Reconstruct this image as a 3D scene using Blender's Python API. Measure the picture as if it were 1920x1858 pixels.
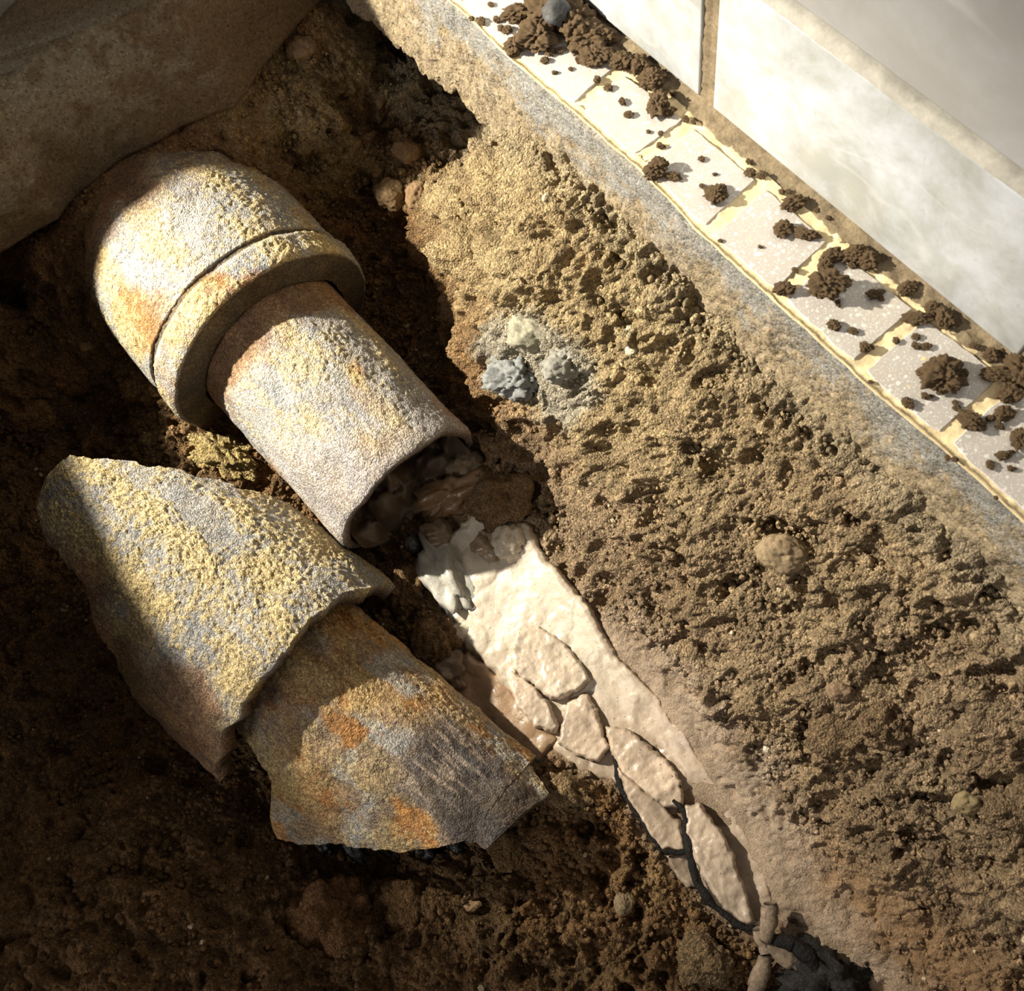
import bpy, bmesh, math
import numpy as np
from mathutils import Matrix, Vector

for o in list(bpy.data.objects):
    bpy.data.objects.remove(o, do_unlink=True)
scene = bpy.context.scene
COL = scene.collection

# ------------------------------------------------------------------ camera
FPX = 1850.0
RV = np.array([2.6503, 1.1985, -0.3905]); TV = np.array([-0.0016, -0.2346, 0.5289])
def rodrigues(r):
    a = np.linalg.norm(r); k = r / a
    K = np.array([[0, -k[2], k[1]], [k[2], 0, -k[0]], [-k[1], k[0], 0]])
    return np.eye(3) + math.sin(a) * K + (1 - math.cos(a)) * K @ K
RM = rodrigues(RV)
CAM = -RM.T @ TV
cd = bpy.data.cameras.new('camera'); cam = bpy.data.objects.new('camera', cd); COL.objects.link(cam)
m = np.eye(4); m[:3, 0] = RM[0]; m[:3, 1] = -RM[1]; m[:3, 2] = -RM[2]; m[:3, 3] = CAM
cam.matrix_world = Matrix(m.tolist())
cd.sensor_fit = 'HORIZONTAL'; cd.sensor_width = 36.0; cd.lens = FPX / 1920 * 36.0
cd.clip_start = 0.02; cd.clip_end = 30
cd.dof.use_dof = True; cd.dof.focus_distance = 0.63; cd.dof.aperture_fstop = 20.0
scene.camera = cam

# ------------------------------------------------------------------ world, lamp, exposure
scene.view_settings.view_transform = 'Standard'; scene.view_settings.look = 'None'
scene.view_settings.gamma = 1.0; scene.view_settings.use_curve_mapping = False
scene.view_settings.exposure = 0.0
w = bpy.data.worlds.new('world'); scene.world = w; w.use_nodes = True
bg = w.node_tree.nodes['Background']
bg.inputs[0].default_value = (1.0, 0.88, 0.76, 1); bg.inputs[1].default_value = 0.12
LAMP = np.array([-0.45, -0.56, 0.42])
AIM = np.array([0.00, -0.11, -0.06])
ld = bpy.data.lights.new('work_lamp', 'SPOT'); lamp = bpy.data.objects.new('work_lamp', ld); COL.objects.link(lamp)
lamp.location = LAMP.tolist()
lamp.rotation_euler = Vector((AIM - LAMP).tolist()).to_track_quat('-Z', 'Y').to_euler()
ld.energy = 114.0; ld.color = (1.0, 0.92, 0.76); ld.spot_size = math.radians(52); ld.spot_blend = 1.0; ld.shadow_soft_size = 0.012
cl = bpy.data.lights.new('fill_light', 'AREA'); clo = bpy.data.objects.new('fill_light', cl); COL.objects.link(clo)  # soft fill added from the side to brighten bank, ledge and wall
clo.location = (0.22, -1.75, 1.05); cl.size = 0.6; cl.energy = 9.0; cl.color = (1.0, 0.93, 0.87)
clo.rotation_euler = Vector((0.05, 1.65, -1.15)).to_track_quat('-Z', 'Y').to_euler()

# ------------------------------------------------------------------ helpers
def ray(px, py):
    d = RM.T @ np.array([(px - 960) / FPX, (py - 929) / FPX, 1.0]); return d / np.linalg.norm(d)
def onz(px, py, z):
    d = ray(px, py); return CAM + d * (z - CAM[2]) / d[2]
def ony(px, py, y):
    d = ray(px, py); return CAM + d * (y - CAM[1]) / d[1]

_rs = np.random.RandomState(7)
PERM = np.concatenate([_rs.permutation(256)] * 4)
JIT = _rs.rand(256, 3); VAL = _rs.rand(256) * 2 - 1
def _h(ix, iy, iz):
    return PERM[PERM[PERM[ix & 255] + (iy & 255)] + (iz & 255)]
def vnoise(P):
    I = np.floor(P).astype(np.int64); F = P - I; F = F * F * (3 - 2 * F)
    r = 0
    for dx in (0, 1):
        wx = F[:, 0] if dx else 1 - F[:, 0]
        for dy in (0, 1):
            wy = F[:, 1] if dy else 1 - F[:, 1]
            for dz in (0, 1):
                wz = F[:, 2] if dz else 1 - F[:, 2]
                r = r + wx * wy * wz * VAL[_h(I[:, 0] + dx, I[:, 1] + dy, I[:, 2] + dz)]
    return r
def fbm(P, octv=4, gain=0.5):
    r = 0; a = 1.0; P = np.asarray(P, float)
    for i in range(octv):
        r = r + a * vnoise(P + 13.7 * i); P = P * 2.03; a *= gain
    return r
def grains(P, keep=1.0):
    """rounded grains: 1 in the centre of a grain, 0 in the gaps; second value is a random number for each grain"""
    I = np.floor(P).astype(np.int64); best = np.full(len(P), 9.0); idv = np.zeros(len(P), np.int64)
    for dx in (-1, 0, 1):
        for dy in (-1, 0, 1):
            for dz in (-1, 0, 1):
                h = _h(I[:, 0] + dx, I[:, 1] + dy, I[:, 2] + dz)
                j = JIT[h]
                d = (I[:, 0] + dx + j[:, 0] - P[:, 0]) ** 2 + (I[:, 1] + dy + j[:, 1] - P[:, 1]) ** 2 + (I[:, 2] + dz + j[:, 2] - P[:, 2]) ** 2
                if keep < 1.0: d = np.where(JIT[PERM[h]][:, 0] < keep, d, 9.0)
                s = d < best
                best = np.where(s, d, best); idv = np.where(s, h, idv)
    return np.sqrt(np.clip(1 - best / 0.55, 0, 1)), JIT[idv][:, 1]
def sstep(a, b, x):
    t = np.clip((x - a) / (b - a), 0, 1); return t * t * (3 - 2 * t)
def poly_sd(pts, X, Y):
    """signed distance to a polygon, positive inside"""
    pts = np.asarray(pts, float); n = len(pts); dmin = np.full(X.shape, 1e9); ins = np.zeros(X.shape, bool)
    for i in range(n):
        a = pts[i]; b = pts[(i + 1) % n]; e = b - a
        t = np.clip(((X - a[0]) * e[0] + (Y - a[1]) * e[1]) / (e @ e + 1e-18), 0, 1)
        dmin = np.minimum(dmin, (X - a[0] - t * e[0]) ** 2 + (Y - a[1] - t * e[1]) ** 2)
        c = ((a[1] > Y) != (b[1] > Y)) & (X < (b[0] - a[0]) * (Y - a[1]) / (b[1] - a[1] + 1e-18) + a[0]); ins ^= c
    d = np.sqrt(dmin); return np.where(ins, d, -d)

def link(name, me, mat=None, parent=None, smooth=True):
    o = bpy.data.objects.new(name, me); COL.objects.link(o)
    if mat is not None: me.materials.append(mat)
    if smooth: me.polygons.foreach_set('use_smooth', np.ones(len(me.polygons), bool))
    if parent is not None: o.parent = parent
    return o
def raw_mesh(name, V, Fc, colr=None, extra=None):
    V = np.asarray(V, np.float32); Fc = np.asarray(Fc, np.int32); k = Fc.shape[1]
    me = bpy.data.meshes.new(name)
    me.vertices.add(len(V)); me.vertices.foreach_set('co', V.ravel())
    me.loops.add(Fc.size); me.loops.foreach_set('vertex_index', Fc.ravel())
    me.polygons.add(len(Fc)); me.polygons.foreach_set('loop_start', np.arange(0, Fc.size, k, dtype=np.int32))
    me.polygons.foreach_set('loop_total', np.full(len(Fc), k, np.int32))
    me.update(calc_edges=True); me.validate()
    if colr is not None:
        a = me.color_attributes.new('tint', 'FLOAT_COLOR', 'POINT')
        c = np.ones((len(V), 4), np.float32); colr = np.asarray(colr); c[:, :colr.shape[-1]] = colr; a.data.foreach_set('color', c.ravel())
    return me
def grid_faces(nu, nv, wrap=False):
    i = np.arange(nu - 1)[:, None]; j = np.arange(nv if wrap else nv - 1)[None, :]
    j2 = (j + 1) % nv
    return np.stack([i * nv + j, (i + 1) * nv + j, (i + 1) * nv + j2, i * nv + j2], -1).reshape(-1, 4)
def tag(o, label=None, cat=None, group=None, kind=None):
    if label: o['label'] = label
    if cat: o['category'] = cat
    if group: o['group'] = group
    if kind: o['kind'] = kind
    return o
def empty(name, loc=(0, 0, 0)):
    o = bpy.data.objects.new(name, None); COL.objects.link(o); o.location = tuple(float(q) for q in loc); return o
def keep_world(o):
    """parented meshes are given in world coordinates"""
    o.matrix_parent_inverse = Matrix.Translation(o.parent.location).inverted(); return o

# ------------------------------------------------------------------ materials
class NT:
    def __init__(s, name):
        s.m = bpy.data.materials.new(name); s.m.use_nodes = True; s.t = s.m.node_tree; s.b = s.t.nodes['Principled BSDF']
        s.co = s.n('ShaderNodeTexCoord').outputs['Object']
    def n(s, k, **kw):
        q = s.t.nodes.new(k)
        for a, v in kw.items(): setattr(q, a, v)
        return q
    def l(s, a, b): s.t.links.new(a, b)
    def noise(s, scale, det=4, rough=0.6, vec=None, dist=0.0):
        q = s.n('ShaderNodeTexNoise'); q.inputs['Scale'].default_value = scale; q.inputs['Detail'].default_value = det
        q.inputs['Roughness'].default_value = rough; q.inputs['Distortion'].default_value = dist
        s.l(vec or s.co, q.inputs['Vector']); return q.outputs['Fac']
    def voro(s, scale, feature='F1', vec=None):
        q = s.n('ShaderNodeTexVoronoi', feature=feature); q.inputs['Scale'].default_value = scale
        s.l(vec or s.co, q.inputs['Vector']); return q
    def stretch(s, x, y, z):
        q = s.n('ShaderNodeMapping'); q.inputs['Scale'].default_value = (x, y, z); s.l(s.co, q.inputs['Vector']); return q.outputs[0]
    def ramp(s, fac, stops):
        q = s.n('ShaderNodeValToRGB'); e = q.color_ramp.elements
        while len(e) < len(stops): e.new(0.5)
        for el, (p, c) in zip(e, stops):
            el.position = p; el.color = (c, c, c, 1) if not hasattr(c, '__len__') else (*c, 1)
        s.l(fac, q.inputs[0]); return q.outputs[0]
    def mix(s, fac, a, b, mode='MIX'):
        q = s.n('ShaderNodeMix', data_type='RGBA', blend_type=mode)
        for v, i in ((fac, 0), (a, 6), (b, 7)):
            if hasattr(v, 'is_linked'): s.l(v, q.inputs[i])
            elif i == 0: q.inputs[0].default_value = v
            else: q.inputs[i].default_value = (*v, 1)
        return q.outputs[2]
    def math(s, op, a, b=0.0):
        q = s.n('ShaderNodeMath', operation=op)
        for v, i in ((a, 0), (b, 1)):
            if hasattr(v, 'is_linked'): s.l(v, q.inputs[i])
            else: q.inputs[i].default_value = v
        return q.outputs[0]
    def attr(s, name='tint'):
        return s.n('ShaderNodeAttribute', attribute_name=name).outputs['Color']
    def base(s, c):
        if hasattr(c, 'is_linked'): s.l(c, s.b.inputs['Base Color'])
        else: s.b.inputs['Base Color'].default_value = (*c, 1)
    def rough(s, r):
        if hasattr(r, 'is_linked'): s.l(r, s.b.inputs['Roughness'])
        else: s.b.inputs['Roughness'].default_value = r
    def bump(s, h, dist, strength=1.0):
        q = s.n('ShaderNodeBump'); q.inputs['Distance'].default_value = dist; q.inputs['Strength'].default_value = strength
        s.l(h, q.inputs['Height']); s.l(q.outputs[0], s.b.inputs['Normal'])

def mat_soil():
    t = NT('soil'); at = t.n('ShaderNodeAttribute', attribute_name='tint'); a = at.outputs['Color']; al = at.outputs['Alpha']
    n1 = t.noise(60, 6, 0.65); n2 = t.noise(900, 3, 0.7)
    c = t.mix(1.0, a, t.ramp(n1, [(0.25, 0.72), (0.75, 1.25)]), 'MULTIPLY')
    c = t.mix(1.0, c, t.ramp(n2, [(0.25, 0.65), (0.75, 1.35)]), 'MULTIPLY')
    v = t.voro(760, vec=None); q = t.n('ShaderNodeSeparateColor'); t.l(v.outputs['Color'], q.inputs[0])
    c = t.mix(al, c, t.mix(1.0, c, t.ramp(q.outputs[0], [(0.0, 0.62), (0.85, 1.25), (1.0, 1.7)]), 'MULTIPLY'))
    t.base(c); t.rough(0.92); t.b.inputs['Specular IOR Level'].default_value = 0.25
    hgt = t.math('ADD', t.math('MULTIPLY', t.math('MULTIPLY', v.outputs['Distance'], -1.4), al), t.math('ADD', n2, t.math('MULTIPLY', t.noise(1900, 2), 0.6)))
    t.bump(hgt, 0.0011, 1.0); return t.m
def mat_tinted(name, rough=0.9, spec=0.3, fine=900, amp=0.25, bdist=0.0006):
    t = NT(name); a = t.attr(); n2 = t.noise(fine, 4, 0.7)
    t.base(t.mix(1.0, a, t.ramp(n2, [(0.25, 1 - amp), (0.75, 1 + amp)]), 'MULTIPLY')); t.rough(rough)
    t.b.inputs['Specular IOR Level'].default_value = spec
    t.bump(n2, bdist, 0.8); return t.m
def mat_plain(name, c, rough=0.9, spec=0.3, scale=500, amp=0.3, bdist=0.0006, scale2=60):
    t = NT(name); n2 = t.noise(scale, 4, 0.7); n1 = t.noise(scale2, 4, 0.6)
    q = t.mix(1.0, c, t.ramp(n2, [(0.25, 1 - amp), (0.75, 1 + amp)]), 'MULTIPLY')
    q = t.mix(1.0, q, t.ramp(n1, [(0.25, 1 - amp), (0.75, 1 + amp)]), 'MULTIPLY')
    t.base(q); t.rough(rough); t.b.inputs['Specular IOR Level'].default_value = spec; t.bump(n2, bdist, 0.8); return t.m
def mat_wet(name, rough=0.3):
    t = NT(name); a = t.attr(); n = t.noise(350, 5, 0.65); n1 = t.noise(90, 4, 0.6)
    c = t.mix(1.0, a, t.ramp(n1, [(0.3, 0.86), (0.7, 1.1)]), 'MULTIPLY')
    dots = t.ramp(t.noise(620, 2, 0.5), [(0.66, 0.0), (0.71, 1.0)])
    c = t.mix(t.math('MULTIPLY', dots, 0.6), c, (0.10, 0.07, 0.05))
    t.base(c)
    t.l(t.ramp(t.noise(120, 3), [(0.4, rough * 0.75), (0.65, min(1, rough * 1.8))]), t.b.inputs['Roughness'])
    t.b.inputs['Specular IOR Level'].default_value = 0.55
    t.b.inputs['Coat Weight'].default_value = 0.25; t.b.inputs['Coat Roughness'].default_value = 0.12
    t.bump(t.math('ADD', n, t.math('MULTIPLY', n1, 2.0)), 0.0005, 0.6); return t.m
def mat_terrazzo():
    t = NT('mosaic_tile')
    v = t.voro(330); sz = t.ramp(t.noise(200, 2), [(0.35, 0.12), (0.7, 0.42)])
    chip = t.math('LESS_THAN', v.outputs['Distance'], sz)
    r = t.n('ShaderNodeSeparateColor'); t.l(v.outputs['Color'], r.inputs[0])
    chip = t.math('MULTIPLY', chip, t.math('GREATER_THAN', r.outputs[0], 0.30))
    v2 = t.voro(900); chip2 = t.math('LESS_THAN', v2.outputs['Distance'], 0.34)
    r2 = t.n('ShaderNodeSeparateColor'); t.l(v2.outputs['Color'], r2.inputs[0])
    chip2 = t.math('MULTIPLY', chip2, t.math('GREATER_THAN', r2.outputs[0], 0.25))
    base = t.mix(t.noise(40, 4), (0.51, 0.47, 0.43), (0.59, 0.545, 0.50))
    c = t.mix(t.math('MAXIMUM', chip, t.math('MULTIPLY', chip2, 0.7)), base, (0.80, 0.78, 0.74))
    c = t.mix(t.ramp(t.noise(22, 5, 0.7), [(0.52, 0.0), (0.78, 0.35)]), c, (0.62, 0.48, 0.28))
    t.base(c); t.rough(0.4); t.bump(t.noise(700, 3), 0.0002, 0.5); return t.m
def mat_marble(name, light, grey):
    t = NT(name)
    n = t.noise(24, 9, 0.70, dist=0.25); c = t.mix(t.ramp(n, [(0.38, 0.0), (0.62, 1.0)]), grey, light)
    vein = t.noise(6, 4, 0.5, vec=t.stretch(1, 1, 2.4), dist=0.6)
    vm = t.ramp(vein, [(0.485, 0.0), (0.5, 1.0), (0.515, 0.0)])
    c = t.mix(t.math('MULTIPLY', vm, 0.22), c, (0.80, 0.80, 0.82))
    dirt = t.ramp(t.noise(260, 2, 0.5, vec=t.stretch(1.6, 1, 0.7)), [(0.68, 0.0), (0.74, 1.0)])
    c = t.mix(t.math('MULTIPLY', dirt, 0.35), c, (0.40, 0.34, 0.26))
    t.base(c); t.rough(0.28); t.bump(n, 0.0004, 0.3); return t.m
def mat_concrete():
    t = NT('concrete'); a = t.attr()
    n = t.noise(240, 6, 0.7); n2 = t.noise(1300, 3, 0.7); v = t.voro(700); q = t.n('ShaderNodeSeparateColor'); t.l(v.outputs['Color'], q.inputs[0])
    c = t.mix(1.0, a, t.ramp(n, [(0.25, 0.80), (0.75, 1.16)]), 'MULTIPLY')
    c = t.mix(1.0, c, t.ramp(q.outputs[0], [(0.0, 0.55), (0.25, 0.95), (0.85, 1.1), (1.0, 1.5)]), 'MULTIPLY')
    t.base(c); t.rough(0.9); t.bump(t.math('ADD', n2, t.math('MULTIPLY', v.outputs['Distance'], -0.8)), 0.0008, 0.9); return t.m
SOIL = mat_soil()
CLODM = mat_plain('clod_soil', (0.175, 0.118, 0.066), 0.95, 0.2, 700, 0.35)
TERRAZZO = mat_terrazzo()
MARBLE = mat_marble('marble', (0.60, 0.635, 0.69), (0.40, 0.41, 0.395))
MARBLE2 = mat_marble('marble_upper', (0.44, 0.445, 0.465), (0.375, 0.37, 0.37))
GROUT = mat_plain('cream_grout', (0.86, 0.70, 0.42), 0.9, 0.3, 220, 0.22, 0.0005, 40)
MORTAR = mat_plain('dirty_mortar', (0.23, 0.18, 0.115), 0.95, 0.2, 600, 0.35, 0.0008, 80)
CHAMFER = mat_plain('cream_edge', (0.46, 0.44, 0.39), 0.7, 0.3, 300, 0.18, 0.0003, 60)
CONCRETE = mat_concrete()
def mat_pipe():
    t = NT('rusty_pipe'); a = t.attr(); v = t.voro(1050); q = t.n('ShaderNodeSeparateColor'); t.l(v.outputs['Color'], q.inputs[0])
    n2 = t.noise(700, 4, 0.7)
    c = t.mix(1.0, a, t.ramp(q.outputs[0], [(0.0, 0.55), (0.7, 1.15), (1.0, 1.6)]), 'MULTIPLY')
    c = t.mix(1.0, c, t.ramp(n2, [(0.25, 0.72), (0.75, 1.28)]), 'MULTIPLY')
    t.base(c); t.rough(0.78); t.b.inputs['Specular IOR Level'].default_value = 0.35
    t.bump(t.math('ADD', t.math('MULTIPLY', v.outputs['Distance'], -0.9), n2), 0.0007, 0.9); return t.m
PIPEM = mat_pipe()
WET = mat_wet('wet_silt', 0.30)
MUD = mat_wet('wet_mud', 0.34)
BLACK = mat_plain('charred_black', (0.008, 0.007, 0.007), 0.5, 0.25, 420, 0.6, 0.0025)
GAP_BLACK = mat_plain('glassy_black', (0.008, 0.010, 0.010), 0.12, 0.6, 250, 0.5, 0.002)

# ------------------------------------------------------------------ ground: coarse form from control points
CT = []
def cz(px, py, z): CT.append(onz(px, py, z))
def cw(x, y, z): CT.append(np.array([x, y, z]))
for x, z in ((-.22, -.135), (-.16, -.16), (-.12, -.172), (-.085, -.168), (-.03, -.088), (0, -.052), (.06, -.053), (.12, -.058), (.19, -.068), (.25, -.07), (.3, -.066), (.35, -.064), (.45, -.066), (.58, -.07)):
    cw(x, 0.004, z)
for p in ((940, 930, -.203), (1000, 1000, -.205), (1110, 1170, -.206), (1230, 1300, -.207), (1330, 1450, -.208), (1420, 1560, -.209), (1500, 1700, -.209), (1600, 1858, -.21),
          (860, 990, -.218), (900, 1150, -.222), (940, 1300, -.225), (1060, 1430, -.219), (1200, 1570, -.215), (1330, 1730, -.213), (1450, 1858, -.213),
          (1120, 940, -.175), (1240, 1050, -.160), (1380, 1180, -.155), (1500, 1330, -.160), (1640, 1500, -.165), (1760, 1650, -.17), (1880, 1800, -.17),
          (1100, 700, -.125), (1250, 800, -.115), (1400, 900, -.11), (1560, 1060, -.113), (1700, 1220, -.12), (1860, 1400, -.125),
          (1000, 560, -.11), (930, 470, -.112), (950, 350, -.090),
          (860, 330, -.180), (800, 220, -.175), (850, 230, -.172), (760, 420, -.200), (820, 560, -.205), (860, 700, -.205), (930, 780, -.19), (900, 860, -.20), (1020, 830, -.185),
          (700, 250, -.19), (720, 60, -.17), 
          (700, 600, -.222), (760, 720, -.225), (520, 850, -.208), (400, 830, -.193), (440, 870, -.194), (500, 900, -.203), (340, 845, -.19), (560, 960, -.215), (250, 790, -.205), (150, 720, -.200),
          (100, 600, -.195), (40, 480, -.19), (30, 800, -.185), (-150, 600, -.19), (-100, 900, -.175),
          (20, 1050, -.18), (100, 1250, -.178), (60, 1500, -.165), (-100, 1300, -.15), (0, 1800, -.13), (200, 1600, -.165), (250, 1820, -.15), (330, 1500, -.195), (480, 1700, -.19), (420, 1450, -.212), (600, 1300, -.218), (300, 1250, -.205), (180, 1000, -.195),
          (500, 1850, -.18), (650, 1720, -.208), (720, 1606, -.236), (600, 1600, -.234), (850, 1600, -.230), (850, 1690, -.216), (1000, 1800, -.212), (1000, 1600, -.215), (1150, 1720, -.214), (800, 1850, -.205), (1180, 1840, -.213)):
    cz(*p)
for x, y, z in ((-.20, -.02, -.085), (-.19, -.07, -.088), (-.185, -.115, -.092), (-.20, -.16, -.090), (-.205, -.2, -.090), (-.205, -.24, -.092), (-.21, -.29, -.105), (-.215, -.34, -.11), (-.25, -.1, -.085), (-.25, -.2, -.09), (-.25, -.3, -.1)): cw(x, y, z)
for p in ((205, 285, -.098), (330, 238, -.098), (110, 420, -.115), (450, 240, -.110), (60, 480, -.165), (0, 520, -.165), (540, 285, -.15), (600, 60, -.105), (560, 180, -.135), (700, 120, -.165)): cz(*p)
cw(-.12, .045, -.172); cw(-.085, .045, -.168); cw(-.16, .045, -.155); cw(-.22, .045, -.13); cw(-.03, .045, -.085); cw(.05, .045, -.06); cw(.2, .045, -.066); cw(.35, .045, -.064); cw(.55, .045, -.07)
cw(-.13, -.035, -.168); cw(-.085, -.030, -.160); cw(-.18, -.04, -.14); cw(-.058, -.028, -.135); cw(-.03, -.014, -.098)
cw(-.3, -.4, -.15); cw(-.2, -.5, -.12); cw(0, -.56, -.1); cw(.2, -.6, -.09); cw(.4, -.6, -.1); cw(.55, -.5, -.14); cw(.58, -.3, -.2); cw(.58, -.15, -.18)
CT = np.array(CT)
def tps_fit(P, z, lam=2e-4):
    n = len(P); r2 = ((P[:, None] - P[None]) ** 2).sum(-1); K = 0.5 * r2 * np.log(r2 + 1e-12)
    A = np.zeros((n + 3, n + 3)); A[:n, :n] = K + lam * np.eye(n); A[:n, n] = 1; A[:n, n + 1:] = P; A[n, :n] = 1; A[n + 1:, :n] = P.T
    return np.linalg.solve(A, np.r_[z, 0, 0, 0])
WT = tps_fit(CT[:, :2], CT[:, 2])
def tps(X, Y):
    sh = X.shape; X = X.ravel(); Y = Y.ravel(); r = WT[-3] + WT[-2] * X + WT[-1] * Y
    for (a, b, _), wgt in zip(CT, WT[:-3]):
        r2 = (X - a) ** 2 + (Y - b) ** 2; r = r + wgt * 0.5 * r2 * np.log(r2 + 1e-12)
    return r.reshape(sh)
X0, X1, Y0, Y1 = -0.30, 0.56, -0.56, 0.048
CG = 0.005
cx = np.arange(X0, X1 + CG, CG); cy = np.arange(Y0, Y1 + CG, CG)
CX, CY = np.meshgrid(cx, cy, indexing='ij')
CZ = np.clip(tps(CX, CY), -.24, -.012)
def bil(G, x, y):
    u = np.clip((x - X0) / CG, 0, len(cx) - 1.001); v = np.clip((y - Y0) / CG, 0, len(cy) - 1.001)
    i = u.astype(int); j = v.astype(int); u = u - i; v = v - j
    return G[i, j] * (1 - u) * (1 - v) + G[i + 1, j] * u * (1 - v) + G[i, j + 1] * (1 - u) * v + G[i + 1, j + 1] * u * v
def ground_z(x, y): return bil(CZ, np.asarray(x, float), np.asarray(y, float))
def at_ground(px, py, lift=0.0):
    d = ray(px, py); t = np.linspace(0.3, 1.1, 900); P = CAM + t[:, None] * d
    below = P[:, 2] < ground_z(P[:, 0], P[:, 1]) + lift
    i = np.argmax(below) if below.any() else len(t) - 1
    return P[i]

GS = 0.00085
gx = np.arange(X0, X1, GS); gy = np.arange(Y0, Y1, GS)
GX, GY = np.meshgrid(gx, gy, indexing='ij'); sh = GX.shape
GX = GX.ravel(); GY = GY.ravel(); GZ = bil(CZ, GX, GY)
e = 0.004
NX = -(bil(CZ, GX + e, GY) - bil(CZ, GX - e, GY)) / (2 * e); NY = -(bil(CZ, GX, GY + e) - bil(CZ, GX, GY - e)) / (2 * e)
NN = np.stack([NX, NY, np.ones_like(NX)], 1); NN /= np.linalg.norm(NN, axis=1)[:, None]
BP = np.stack([GX, GY, GZ], 1)

# silt outline on the ground
def onground_poly(pts, lift=0.0): return np.array([at_ground(a, b, lift)[:2] for a, b in pts])
SILT = [(800, 985), (850, 1000), (915, 958), (985, 985), (1022, 1050), (1075, 1108), (1120, 1175), (1165, 1245), (1235, 1315), (1290, 1395), (1335, 1460), (1385, 1540), (1425, 1620), (1450, 1700), (1420, 1740), (1390, 1738), (1330, 1695), (1290, 1640), (1240, 1595), (1195, 1530), (1158, 1462), (1095, 1442), (1040, 1402), (1025, 1370), (960, 1300), (905, 1232), (862, 1200), (848, 1150), (820, 1095), (798, 1060)]
PUDDLE = [(820, 1285), (880, 1225), (960, 1290), (1040, 1385), (1010, 1425), (950, 1400), (880, 1350)]
SILTP = onground_poly(SILT); PUDP = onground_poly(PUDDLE)
STAIN = [(1100, 1150), (1200, 1200), (1300, 1300), (1400, 1420), (1500, 1560), (1560, 1700), (1680, 1858), (1520, 1858), (1440, 1740), (1380, 1600), (1290, 1440), (1180, 1300)]
STAINP = onground_poly(STAIN)
GREYP = onground_poly([(930, 590), (1030, 590), (1110, 660), (1130, 740), (1080, 800), (1010, 770), (950, 720), (900, 650)])
dsilt = np.maximum(poly_sd(SILTP, GX, GY), poly_sd(PUDP, GX, GY))
dstain = poly_sd(STAINP, GX, GY)
dgrey = poly_sd(GREYP, GX, GY)

calm = sstep(-.012, .002, dsilt)                       # smooth under the silt
far = sstep(-.34, -.44, GY) * sstep(.42, .10, GX)      # the compacted bank on the near left is smoother
endw = sstep(-.135, -.100, GZ) * sstep(-.16, -.185, GX)
stn = sstep(-.015, .012, dstain)
REDP = onground_poly([(1480, 1560), (1700, 1690), (1990, 1858), (1640, 1900), (1540, 1740)]); redz = sstep(-.02, .015, poly_sd(REDP, GX, GY))
big = fbm(BP * 38, 3); mid = fbm(BP * 120 + 5, 3)
lump, lid = grains(BP * 46 + big[:, None] * .5, .5)
g1, id1 = grains(BP * 130 + mid[:, None] * .6, .6)
g2, id2 = grains(BP * 270 + mid[:, None] * .9, .75)
g3, id3 = grains(BP * 520 + mid[:, None], .85)
patch = sstep(-.5, .5, fbm(BP * 22 + 31, 3))
g4, id4 = grains(BP * 92 + 41 + big[:, None] * .6, .16)
H = big * .0038 + mid * .0018 + lump * (.0075 * (.25 + .75 * patch)) + g1 * (.0036 * (.55 + .45 * patch)) + g2 * .0022 + g3 * .0011
H -= g4 * .0075
pn = fbm(BP * 60 + 77, 4); H -= .0085 * sstep(.48, .72, pn)
H *= (1 - .85 * calm) * (1 - .2 * far) * (1 - .70 * endw) * (1 - .60 * stn) * (1 - .5 * redz)
GP = BP + NN * H[:, None]

tan = np.array([.330, .250, .135]); brown = np.array([.190, .112, .050]); dark = np.array([.135, .075, .034]); grey = np.array([.29, .265, .21]); slip = np.array([.40, .315, .24])
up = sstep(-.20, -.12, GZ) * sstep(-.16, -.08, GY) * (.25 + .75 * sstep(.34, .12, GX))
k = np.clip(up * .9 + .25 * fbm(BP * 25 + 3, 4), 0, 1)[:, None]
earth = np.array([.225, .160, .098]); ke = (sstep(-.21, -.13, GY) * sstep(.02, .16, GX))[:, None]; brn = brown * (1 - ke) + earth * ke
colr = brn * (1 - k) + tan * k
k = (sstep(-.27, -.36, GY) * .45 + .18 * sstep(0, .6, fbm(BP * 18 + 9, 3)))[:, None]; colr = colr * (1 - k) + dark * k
red = np.array([.235, .120, .048]); k = (sstep(.1, .7, fbm(BP * 30 + 50, 3)) * .4 * (1 - up) * (1 - .8 * ke[:, 0]))[:, None]; colr = colr * (1 - k) + red * k
colr = colr * (.84 + .32 * id1[:, None]) * (.84 + .32 * id2[:, None])
k = (sstep(-.006, .006, dgrey + .004 * mid) * .85)[:, None]; colr = colr * (1 - k) + grey * k
k = (redz * .8)[:, None]; colr = colr * (1 - k) + np.array([.27, .165, .085]) * k
k = (endw * sstep(-.35, .35, fbm(BP * 32 + 61, 5)) * .7)[:, None]; colr = colr * (1 - k) + np.array([.20, .105, .045]) * k
k = (np.clip(sstep(-.022, .014, dstain + .012 * mid), 0, 1) * .72)[:, None]; colr = colr * (1 - k) + slip * k
k = (sstep(-.010, .002, dsilt + .003 * mid) * .7)[:, None]; colr = colr * (1 - k) + np.array([.36, .27, .19]) * k
greyrim = (sstep(-.022, -.002, GY) * .35)[:, None]; colr = colr * (1 - greyrim) + np.array([.30, .27, .20]) * greyrim
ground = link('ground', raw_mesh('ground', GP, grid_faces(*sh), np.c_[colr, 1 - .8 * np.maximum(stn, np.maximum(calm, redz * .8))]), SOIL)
tag(ground, 'crumbly brown soil of the dug trench, sloping up to the concrete edge', 'soil', kind='structure')
GPZ = GP[:, 2].reshape(sh)
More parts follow.
